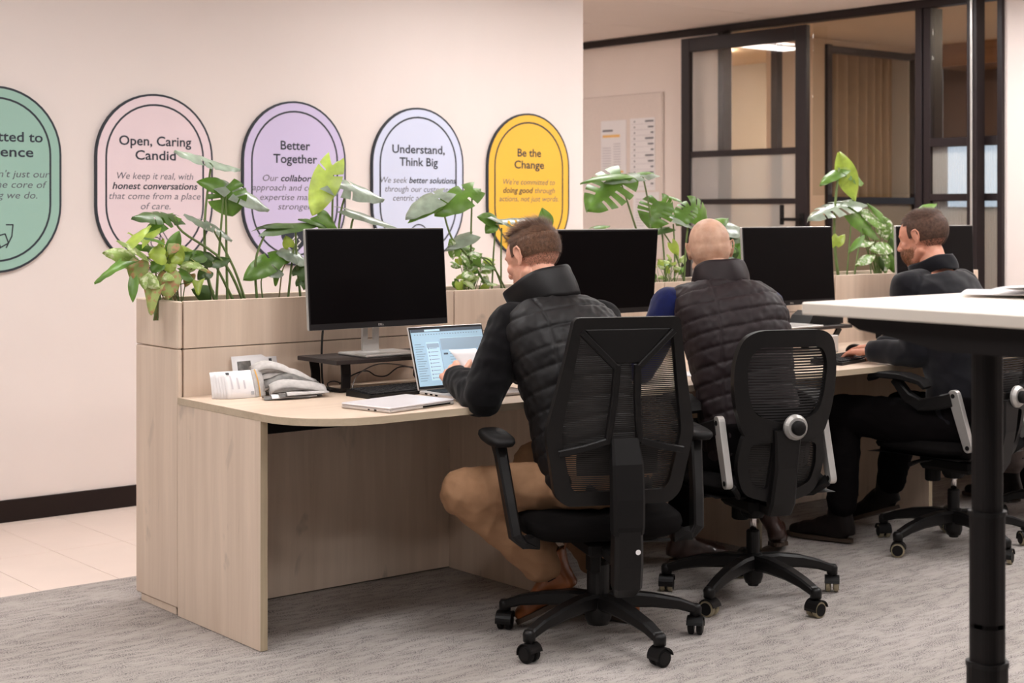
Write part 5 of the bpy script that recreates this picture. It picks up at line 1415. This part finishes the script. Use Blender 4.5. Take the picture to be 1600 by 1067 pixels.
st, sf2 = strands(hc, R3, 1, regbeard, 4200, lambda p: .014, lambda p: (0, .15, -1), 12, r=(.0585, .066, .064), off=(0, .036, -.050), width=.0012, lift=.3)
keep = MB(); keep.add(st, sf2); obj('beard', keep, M_beard, P3, fix=False)
boot('boot', (5.085, 4.045, .006), (5.02, 4.32, .006), (5.073, 4.085, .19), M_blkboot, P3)
boot('boot', (5.43, 4.07, .10), (5.39, 4.30, .012), (5.42, 4.115, .24), M_blkboot, P3, V((0, .4, 1)))

# ---------------------------------------------------------------- fourth man, almost wholly outside the frame
az4 = math.radians(95); F4 = V((math.cos(az4), math.sin(az4), 0))
pel = V((6.44, 3.74, .53)); neck = V((6.47, 3.86, 1.10)); hc = V((6.48, 3.93, 1.24))
sh = [V((6.31, 3.87, 1.02)), V((6.63, 3.86, 1.02))]; el = [V((6.30, 3.90, .78)), V((6.66, 3.92, .78))]; wr = [V((6.38, 4.10, .785)), V((6.55, 4.12, .785))]
hip = [V((6.35, 3.77, .50)), V((6.53, 3.77, .50))]; kn = [V((6.30, 4.14, .52)), V((6.56, 4.14, .52))]; an = [V((6.40, 4.16, .19)), V((6.58, 4.18, .19))]
P4, R4, _ = person('seated man almost hidden by the right edge, only grey trousers and dark boots showing', pel, neck, az4, hc, V((-.1, 1, -.2)), V((0, .1, 1)), sh, el, wr, [V((0, 1, -.1)), V((0, 1, -.1))], [UP, UP], [1, -1], [.3, .3], hip, kn, an, None, M_skin3)
trousers(pel, F4, hip, kn, an, M_greytr, P4, seed=9)
rings = torso_rings(pel, neck, F4, 1.04, 1.02, base=-.11, top=.97); pr = [('loft', rings)]
for i in range(2): pr.append(('cap', neck-V((0, 0, .04)), .060, sh[i].lerp(neck, .1), .066)); pr += limb([sh[i], el[i], el[i].lerp(wr[i], .93)], [.070, .056, .044])
co, fs = blob(pr, .009, 4, folds(.005, 26, 33)); fast_obj('jumper', [(co, fs)], M_jack1, P4)
hv, hfc = hair_shell(hc, R4, 1, reg3); h = MB(); h.add(hv, hfc); obj('hair', h, M_hair3, P4, fix=False)
boot('boot', (6.42, 4.13, .006), (6.38, 4.40, .006), (6.40, 4.17, .20), M_blkboot, P4)
boot('boot', (6.59, 4.15, .006), (6.60, 4.42, .006), (6.58, 4.19, .20), M_blkboot, P4)
# ================================================================== plants in the trough
def leaf_verts(L, W, kind, bend=.25, cup=.12, seed=0, notch=0):
    """flat leaf along +y with base at the origin, in its own frame (x width, y length, z normal)"""
    rg = random.Random(seed); vs = []; fs = []
    if kind == 'monstera':
        rows, cols = 42, 6
        cuts = []
        y = .16+rg.uniform(-.02, .02)
        for k in range(notch): cuts.append((y, y+.030+rg.uniform(0, .025))); y += .15+rg.uniform(-.01, .02)
        lobe = .22
    elif kind == 'heart': rows, cols, cuts, lobe = 14, 4, [], .20
    elif kind == 'arrow': rows, cols, cuts, lobe = 12, 4, [], .30
    else: rows, cols, cuts, lobe = 14, 4, [], .0       # lance
    def wid(t):
        if kind == 'monstera': return (math.sin(PI*min(1, (t*.93+.07))**.75)**.75)*(1-.10*t)
        if kind == 'heart': return math.sin(PI*(t*.94+.06)**.62)**.9
        if kind == 'arrow': return (1-t)**.75*(1-.25*math.sin(PI*t))+.02
        return math.sin(PI*(t*.96+.02)**.8)**1.1
    for side in (-1, 1):
        b0 = len(vs)
        wob = rg.uniform(-.1, .1)
        for i in range(rows+1):
            t = i/rows
            for j in range(cols+1):
                u = j/cols; w = wid(t)*W/2
                x = side*u*w
                y = L*(t - lobe*(1-t)**2.2*u**1.2*1.0 + .10*u*t*(1-t)*2)
                z = -bend*L*(t*t)*.9 - cup*W*u*u + .018*W*math.sin(t*22+side)*u + wob*u*W*.2
                z += .012*W*(1-u)*0
                vs.append(V((x, y, z)))
        for i in range(rows):
            t = (i+.5)/rows
            for j in range(cols):
                u = (j+.5)/cols
                if any(a <= t <= b for a, b in (cuts if side > 0 else [(a+.05, b+.05) for a, b in cuts])) and u > .40: continue
                q = (b0+i*(cols+1)+j, b0+i*(cols+1)+j+1, b0+(i+1)*(cols+1)+j+1, b0+(i+1)*(cols+1)+j)
                fs.append(q if side > 0 else q[::-1])
    return vs, fs
def frame_of(d, n):
    y = V(d).normalized(); n = V(n); x = y.cross(n).normalized(); z = x.cross(y); return Matrix((x, y, z)).transposed()
def add_leaf(plant, base, tip, n, W, kind, mat, bend=.2, cup=.12, seed=0, notch=0, label=None):
    base = V(base); tip = V(tip); d = tip-base; L = d.length
    R = frame_of(d+V(n)*bend*L*.6, n)
    vs, fs = leaf_verts(L*1.06, W, kind, bend, cup, seed, notch)
    o = obj('leaf', MB().add([base+R@v for v in vs], fs), LM[mat], plant, smooth=True, fix=False)
    if label: o['label'] = label
    return o
def stem(plant, pts, r0, r1, mat=M_stem):
    P = [V(p) for p in pts]; Q = []
    for i in range(len(P)-1):
        p0 = P[max(i-1, 0)]; p1 = P[i]; p2 = P[i+1]; p3 = P[min(i+2, len(P)-1)]
        for k in range(5):
            u = k/5; Q.append(.5*((2*p1)+(p2-p0)*u+(2*p0-5*p1+4*p2-p3)*u*u+(3*p1-p0-3*p2+p3)*u**3))
    Q.append(P[-1]); m = len(Q)
    return obj('stem', MB().tube(Q, [r0+(r1-r0)*i/(m-1) for i in range(m)], 7), mat, plant, smooth=True)
TOCAM = -DV; RIGHT = RV
def nv(side=0, up=1, cam=0): return RIGHT*side+UP*up+TOCAM*cam
def plant(label, x): return thing('potted_plant', label, 'plant', (x, 4.9, .985))
def PT(px, py, y=4.90): return onY(px, py, y)
def ml(p, b, t, W0, mat, n, kind='monstera', yb=4.88, yt=None, notch=3, seed=0, bend=.18, cup=.12, label=None):
    W = W0*(1.35 if mat == 'silver' else 1.08)
    return add_leaf(p, PT(*b, yb), PT(*t, yb if yt is None else yt), n, W, kind, mat, bend, cup, seed, notch, label)
def ms_(p, pts, y0=4.90, y1=4.88, r0=.0055, r1=.0035, mat=M_stem):
    n = len(pts); P = [PT(a, b, y0+(y1-y0)*i/(n-1)) for i, (a, b) in enumerate(pts)]
    P[0].z = max(.975, min(P[0].z, .99)) if P[0].z < 1.08 else P[0].z
    return stem(p, P, r0, r1, mat)
U, CM = nv(0, 1, .55), nv(0, .35, 1)
# -- syngonium at the left end
p = plant('bushy arrowhead plant with pale mottled leaves spilling over the left end of the divider', 2.5)
S1 = [((190, 408), (149, 438), .085, 'green', nv(-.2, .9, .6)), ((208, 402), (166, 392), .075, 'syn', nv(0, .6, .8)), ((226, 398), (188, 374), .07, 'syn', nv(0, .9, .5)), ((246, 388), (196, 380), .07, 'green', U),
      ((222, 372), (256, 352), .075, 'lime', nv(-.3, .7, .7)), ((200, 382), (232, 352), .06, 'lime', nv(-.5, .5, .7)), ((214, 412), (186, 404), .06, 'syn', CM), ((216, 408), (212, 444), .075, 'brown', CM), ((238, 452), (235, 489), .075, 'brown', CM),
      ((208, 436), (207, 470), .035, 'green', CM), ((263, 428), (262, 464), .085, 'brown', CM), ((272, 408), (268, 372), .075, 'lime', CM), ((243, 402), (254, 374), .06, 'lime', CM), ((258, 398), (236, 396), .07, 'lime', CM),
      ((284, 402), (322, 408), .07, 'green', CM), ((300, 412), (282, 424), .05, 'syn', CM), ((306, 412), (330, 424), .05, 'brown', nv(0, .7, .5)), ((292, 416), (312, 402), .05, 'syn', U), ((268, 390), (280, 362), .05, 'green', nv(.4, .5, .6)),
      ((250, 410), (238, 424), .05, 'green', CM), ((232, 384), (204, 362), .05, 'lime', nv(0, 1, .3)), ((270, 428), (255, 436), .04, 'syn', CM), ((298, 428), (290, 446), .04, 'brown', CM), ((226, 418), (204, 420), .055, 'syn', CM), ((250, 376), (226, 370), .05, 'green', U), ((280, 384), (300, 390), .045, 'lime', U)]
rq = random.Random(21)
for k in range(16):
    x = rq.uniform(215, 312); y = rq.uniform(378, 446); a = rq.uniform(0, 2*PI); l = rq.uniform(16, 28)
    S1.append(((x, y), (x+l*math.cos(a), y+l*.8*abs(math.sin(a))), rq.uniform(.04, .06), ['syn', 'lime', 'green', 'brown', 'syn'][k % 5], nv(rq.uniform(-.4, .4), rq.uniform(.4, 1), .8)))
for k, (b, t_, W, m, n) in enumerate(S1):
    yb = 4.86+.05*math.sin(k*2.3) if k != 8 else 4.735
    if b[1] > 425 and b[0] < 250: yb = 4.72
    add_leaf(p, PT(*b, yb), PT(*t_, yb-.01 if b[1] < 425 else yb-.02), n, W*1.0, 'heart' if k % 4 else 'arrow', m, .12, .12, k)
    bx = 262+22*math.sin(k*1.7); root = PT(bx, 466, 4.89); root.z = .985
    mid = PT(bx*.6+b[0]*.4, 466*.45+b[1]*.55, 4.88)
    stem(p, [root, mid, PT(*b, yb)], .0022, .0013, M_stemb if k % 2 else M_stem)
# -- first monstera
p = plant('tall monstera with silvery top leaf before the pink sign', 2.75)
ms_(p, [(346, 464), (324, 430), (320, 345), (330, 256)], y1=4.90, r0=.007); ml(p, (338, 254), (277, 235), .070, 'silver', nv(.1, 1, .55), notch=2, seed=1, bend=.02); ml(p, (326, 253), (374, 263), .055, 'silver', nv(.1, 1, .55), notch=1, seed=2, bend=.05)
ms_(p, [(337, 466), (342, 400), (350, 298)]); ms_(p, [(356, 464), (354, 400), (353, 300)])
ml(p, (351, 293), (362, 336), .135, 'green', CM, seed=3, notch=2); ml(p, (352, 291), (420, 323), .075, 'silver', nv(.2, .7, .7), seed=4, notch=2, bend=.15); ml(p, (350, 292), (313, 282), .06, 'green', nv(-.2, .4, .9), kind='heart', seed=5); ml(p, (352, 290), (378, 322), .05, 'silver', nv(.1, .3, 1), kind='lance', seed=6)
ms_(p, [(388, 466), (350, 410), (285, 362), (273, 338)], y1=4.85); ml(p, (274, 337), (212, 334), .10, 'dark', nv(-.1, .8, .6), seed=7, notch=3, bend=.18); ml(p, (268, 338), (226, 362), .08, 'green', nv(-.4, .5, .8), seed=8, notch=2)
ms_(p, [(390, 466), (366, 420), (333, 358)]); ml(p, (326, 352), (291, 334), .06, 'silver', nv(0, .9, .5), seed=9, notch=1, bend=.05); ml(p, (322, 346), (363, 371), .055, 'silver', nv(.1, .9, .5), seed=10, notch=3)
ms_(p, [(376, 466), (345, 430), (334, 410)]); ml(p, (332, 408), (308, 398), .05, 'dark', CM, kind='heart', seed=11); ml(p, (334, 410), (360, 404), .045, 'dark', nv(.2, .5, .8), kind='heart', seed=12); ml(p, (326, 422), (310, 434), .05, 'dark', CM, kind='heart', seed=13)
ml(p, (330, 462), (304, 452), .06, 'dark', CM, kind='heart', seed=14, yb=4.95); ml(p, (318, 398), (298, 404), .05, 'green', CM, kind='heart', seed=15)
# -- second monstera
p = plant('monstera with a hanging lime leaf, left of the nearest monitor and before the lilac sign', 3.1)
ms_(p, [(404, 464), (399, 410), (417, 360)]); ml(p, (416, 358), (500, 346), .085, 'dark', nv(0, .9, .45), seed=20, notch=0, kind='heart', bend=.08); ml(p, (452, 350), (404, 352), .05, 'dark', nv(0, .9, .4), seed=21, kind='heart')
ms_(p, [(448, 464), (455, 420), (460, 380)], r0=.005); ms_(p, [(472, 462), (464, 410), (462, 360)], r0=.005)
ml(p, (432, 402), (385, 432), .085, 'green', CM, seed=22, notch=1); ml(p, (430, 404), (466, 398), .05, 'green', CM, kind='heart', seed=23)
ml(p, (462, 398), (436, 392), .06, 'silver', nv(0, .7, .7), kind='heart', seed=24); ml(p, (460, 398), (482, 410), .055, 'silver', nv(.1, .7, .7), kind='heart', seed=25); ml(p, (436, 420), (410, 424), .055, 'silver', nv(-.1, .6, .8), kind='heart', seed=26); ml(p, (432, 426), (430, 446), .04, 'green', CM, kind='arrow', seed=27)
ms_(p, [(414, 466), (408, 440), (418, 424)], r0=.003, r1=.002); ms_(p, [(434, 464), (440, 430), (446, 412)], r0=.003, r1=.002, mat=M_stemb)
ml(p, (452, 386), (447, 370), .04, 'lime', CM, kind='heart', seed=28); ml(p, (466, 430), (480, 410), .06, 'dark', CM, kind='heart', seed=29); ml(p, (470, 446), (480, 428), .05, 'dark', CM, kind='heart', seed=30)
ms_(p, [(520, 470), (519, 360), (521, 264)], r0=.005); ml(p, (519, 258), (490, 332), .105, 'lime', nv(.1, .2, 1), seed=31, notch=1, bend=.05, cup=.05); ml(p, (522, 268), (533, 250), .03, 'lime', CM, kind='lance', seed=32)
ms_(p, [(524, 470), (530, 350), (542, 298)]); ml(p, (518, 287), (598, 308), .085, 'silver', nv(.15, .8, .8), seed=33, notch=2, bend=.12); ms_(p, [(540, 470), (548, 360), (556, 338)]); ml(p, (541, 328), (617, 353), .060, 'silver', nv(.1, 1, .6), seed=34, kind='heart', bend=.08)
ml(p, (496, 336), (528, 356), .075, 'green', nv(.1, .5, .9), seed=35, kind='heart'); ml(p, (505, 350), (470, 340), .05, 'dark', U, kind='heart', seed=36)
ms_(p, [(500, 470), (500, 380), (497, 338)])
# -- pothos and third monstera between the first two monitors
p = plant('low bushy pothos with cream-splashed leaves right of the nearest monitor', 3.75)
rg = random.Random(12)
for k in range(46):
    x = rg.uniform(704, 762); y = rg.uniform(384, 446); 
    if y < 400 and not 712 < x < 750: continue
    a = rg.uniform(-.5, PI+.5); l = rg.uniform(12, 20); yy = rg.uniform(4.80, 4.98)
    add_leaf(p, PT(x, y, yy), PT(x+l*math.cos(a), y+l*.8*math.sin(a), yy), nv(rg.uniform(-.5, .5), rg.uniform(.3, 1), rg.uniform(.3, 1)), rg.uniform(.030, .045), 'heart', ['vari', 'lime', 'green', 'syn'][k % 4], .2, .15, k)
    if k % 2: r0 = PT(735+rg.uniform(-14, 14), 452, 4.9); r0.z = .985; stem(p, [r0, PT(x*.7+735*.3, y*.6+452*.4, 4.9), PT(x, y, yy)], .002, .0012)
p = plant('monstera with two glossy leaves before the pale blue sign, between the first two monitors', 3.8)
ms_(p, [(737, 452), (736, 376), (738, 300)], r0=.0045); ms_(p, [(775, 452), (735, 405), (706, 372), (692, 326)], r0=.0055)
ml(p, (739, 296), (684, 330), .115, 'green', nv(0, .55, .9), seed=40, notch=1, bend=.12); ml(p, (736, 298), (751, 294), .05, 'green', nv(0, .8, .6), kind='heart', seed=41)
ml(p, (692, 300), (637, 334), .085, 'silver', nv(-.1, .8, .6), seed=42, notch=1, bend=.15); ml(p, (684, 318), (641, 342), .05, 'green', nv(-.3, .3, .9), kind='heart', seed=43)
ml(p, (738, 366), (700, 386), .06, 'silver', nv(0, .8, .6), seed=44, kind='heart'); ml(p, (712, 400), (704, 375), .045, 'vari', CM, seed=45, kind='heart')
p = plant('monstera with a silvery leaf before the mustard sign, behind the man in the black vest', 4.0)
ms_(p, [(768, 452), (771, 400), (775, 350)], r0=.004); ms_(p, [(783, 452), (783, 400), (784, 356)], r0=.004); ms_(p, [(798, 452), (776, 425), (748, 398)], r0=.004); ms_(p, [(792, 450), (770, 412), (750, 402)], r0=.0035)
ml(p, (774, 344), (750, 338), .055, 'green', CM, kind='heart', seed=50); ml(p, (772, 350), (760, 362), .05, 'green', CM, kind='heart', seed=51); ml(p, (768, 338), (808, 356), .05, 'silver', nv(0, 1, .4), kind='heart', seed=52); ml(p, (782, 344), (838, 340), .06, 'silver', nv(.1, 1, .3), seed=53, notch=2, bend=.05)
ml(p, (858, 362), (848, 328), .060, 'green', nv(-.1, .2, 1), kind='lance', seed=54); ms_(p, [(862, 440), (860, 400), (858, 362)], r0=.003)
# -- fourth monstera, second monitor to bald man
p = plant('large monstera with slotted leaves before the pinboard, between the second and third monitors', 4.9)
ms_(p, [(1015, 440), (1000, 380), (985, 330), (968, 278)], r0=.006); ml(p, (972, 274), (922, 322), .19, 'green', nv(-.1, .45, .9), seed=60, notch=4, bend=.1, cup=.1); ml(p, (975, 272), (912, 278), .07, 'green', nv(-.3, .7, .5), seed=61, kind='heart'); 
ms_(p, [(1024, 440), (1018, 350), (1004, 272)], r0=.0045); ml(p, (1012, 270), (948, 282), .075, 'silver', nv(0, 1, .55), seed=62, notch=2, bend=.06); ml(p, (1000, 271), (1021, 269), .04, 'green', U, kind='heart', seed=63)
ms_(p, [(1042, 438), (1036, 380), (1030, 322)], r0=.0045); ml(p, (1030, 316), (1016, 352), .16, 'green', nv(0, .35, 1), seed=64, notch=3, bend=.08); ml(p, (1034, 314), (1050, 340), .09, 'green', nv(.1, .3, 1), seed=65, notch=2)
ms_(p, [(1068, 438), (1072, 380), (1079, 324)], r0=.0045); ml(p, (1078, 322), (1060, 348), .10, 'green', nv(-.1, .3, 1), seed=66, notch=2); ml(p, (1080, 321), (1108, 346), .11, 'green', nv(.1, .3, 1), seed=67, notch=2); ml(p, (1062, 312), (1042, 306), .05, 'green', U, kind='heart', seed=68)
ml(p, (1046, 338), (1086, 354), .06, 'silver', nv(0, .9, .5), kind='heart', seed=69); ms_(p, [(1074, 438), (1055, 395), (1036, 362)], r0=.0035); ml(p, (1046, 356), (1008, 366), .05, 'dark', nv(0, .8, .6), kind='heart', seed=70); ml(p, (1050, 380), (1061, 399), .045, 'lime', CM, kind='heart', seed=71)
ms_(p, [(1054, 438), (1054, 390), (1052, 350)], r0=.004); ml(p, (928, 356), (952, 352), .04, 'green', U, kind='heart', seed=72); ms_(p, [(960, 400), (945, 370), (940, 354)], r0=.003)
ms_(p, [(1020, 440), (1018, 410), (1016, 350)], r0=.006)
p = plant('small leafy seedlings low in the trough right of the second monitor', 4.75)
for k in range(22):
    x = rg.uniform(1018, 1066); y = rg.uniform(402, 436); a = rg.uniform(-.3, PI+.3); l = rg.uniform(9, 15); yy = rg.uniform(4.82, 4.96)
    add_leaf(p, PT(x, y, yy), PT(x+l*math.cos(a), y-l*.9*math.sin(a), yy), nv(rg.uniform(-.5, .5), rg.uniform(.3, 1), .8), rg.uniform(.022, .038), ['lance', 'heart'][k % 2], ['lime', 'green', 'syn'][k % 3], .2, .15, k)
    r0 = PT(1040+rg.uniform(-14, 14), 442, 4.9); r0.z = .985; stem(p, [r0, PT(x, y, yy)], .0018, .001)
# -- behind the bald man
p = plant('dense glossy green plant behind the bald man, left of the third monitor', 5.1)
D_ = [((1112, 356), (1164, 354), .09, 'silver'), ((1116, 352), (1138, 340), .06, 'green'), ((1120, 366), (1162, 372), .07, 'dark'), ((1128, 380), (1156, 388), .08, 'green'), ((1150, 400), (1160, 372), .06, 'green'), ((1140, 400), (1162, 410), .08, 'silver'), ((1152, 392), (1150, 425), .07, 'green'), ((1158, 400), (1164, 430), .05, 'dark'), ((1144, 384), (1146, 408), .06, 'dark'), ((1108, 350), (1092, 346), .05, 'green'), ((1156, 410), (1140, 425), .06, 'green'), ((1150, 425), (1162, 440), .06, 'dark'), ((1130, 372), (1120, 394), .06, 'green'), ((1100, 360), (1086, 376), .06, 'green')]
for k, (b, t_, W, m) in enumerate(D_):
    ml(p, b, t_, W, m, nv(.1*(k % 3-1), .6, .8), kind='heart' if k % 2 else 'lance', seed=80+k); r0 = PT(1130+8*math.sin(k), 432, 4.92); r0.z = .985; stem(p, [r0, PT(b[0], b[1]+10, 4.9), PT(*b, 4.88)], .003, .002)
# -- fifth monstera
p = plant('tall monstera with an upright lime leaf, before the curtained window', 6.0)
ms_(p, [(1312, 428), (1304, 380), (1305, 320), (1311, 262)], r0=.0085, r1=.005); ms_(p, [(1322, 428), (1328, 370), (1332, 320)], r0=.0045, mat=M_stem); ms_(p, [(1333, 428), (1342, 385), (1350, 346)], r0=.005)
ml(p, (1311, 238), (1336, 312), .10, 'lime', nv(-.2, .15, 1), kind='lance', seed=100, bend=.1); ml(p, (1318, 264), (1284, 284), .075, 'green', nv(-.2, .7, .6), notch=1, seed=101); ml(p, (1322, 264), (1351, 284), .10, 'green', nv(.2, .6, .7), notch=2, seed=102); ml(p, (1318, 262), (1316, 290), .07, 'lime', CM, kind='heart', seed=103)
ml(p, (1332, 314), (1268, 336), .12, 'silver', nv(0, .9, .45), notch=4, seed=104, bend=.12); ml(p, (1318, 316), (1354, 318), .06, 'silver', nv(0, .9, .45), kind='heart', seed=105)
ml(p, (1306, 384), (1305, 366), .05, 'lime', CM, kind='heart', seed=106); ml(p, (1310, 380), (1320, 366), .04, 'lime', CM, kind='heart', seed=107)
p = plant('white-mottled broad-leaved plant beside the bearded man\'s face', 6.25)
D_ = [((1332, 334), (1372, 366), .10, 'green', 'heart'), ((1344, 330), (1378, 346), .075, 'vari', 'lance'), ((1356, 318), (1399, 362), .045, 'green', 'lance'), ((1378, 338), (1388, 374), .085, 'vari', 'lance'), ((1344, 352), (1376, 372), .06, 'green', 'lance'), ((1360, 390), (1401, 384), .07, 'vari', 'lance'), ((1366, 378), (1338, 382), .04, 'vari', 'lance'), ((1368, 398), (1340, 412), .05, 'vari', 'lance'), ((1380, 394), (1386, 426), .06, 'vari', 'lance'), ((1392, 370), (1398, 425), .06, 'dark', 'lance'), ((1386, 352), (1400, 378), .06, 'green', 'lance'), ((1390, 395), (1396, 424), .05, 'green', 'lance'), ((1352, 366), (1328, 392), .035, 'green', 'lance'), ((1374, 400), (1382, 424), .03, 'dark', 'lance'), ((1365, 345), (1390, 352), .06, 'vari', 'heart')]
for k, (b, t_, W, m, kd) in enumerate(D_):
    ml(p, b, t_, W, m, nv(.1*(k % 3-1), .5, .9), kind=kd, seed=120+k); r0 = PT(1372+10*math.sin(k*1.3), 425, 4.92); r0.z = .985; stem(p, [r0, PT(b[0]*.6+1372*.4, b[1]*.6+425*.4, 4.9), PT(*b, 4.88)], .003, .002)
ms_(p, [(1405, 420), (1425, 370), (1437, 326)], r0=.003); ml(p, (1434, 330), (1463, 316), .05, 'green', nv(-.3, .6, .7), kind='lance', seed=140)
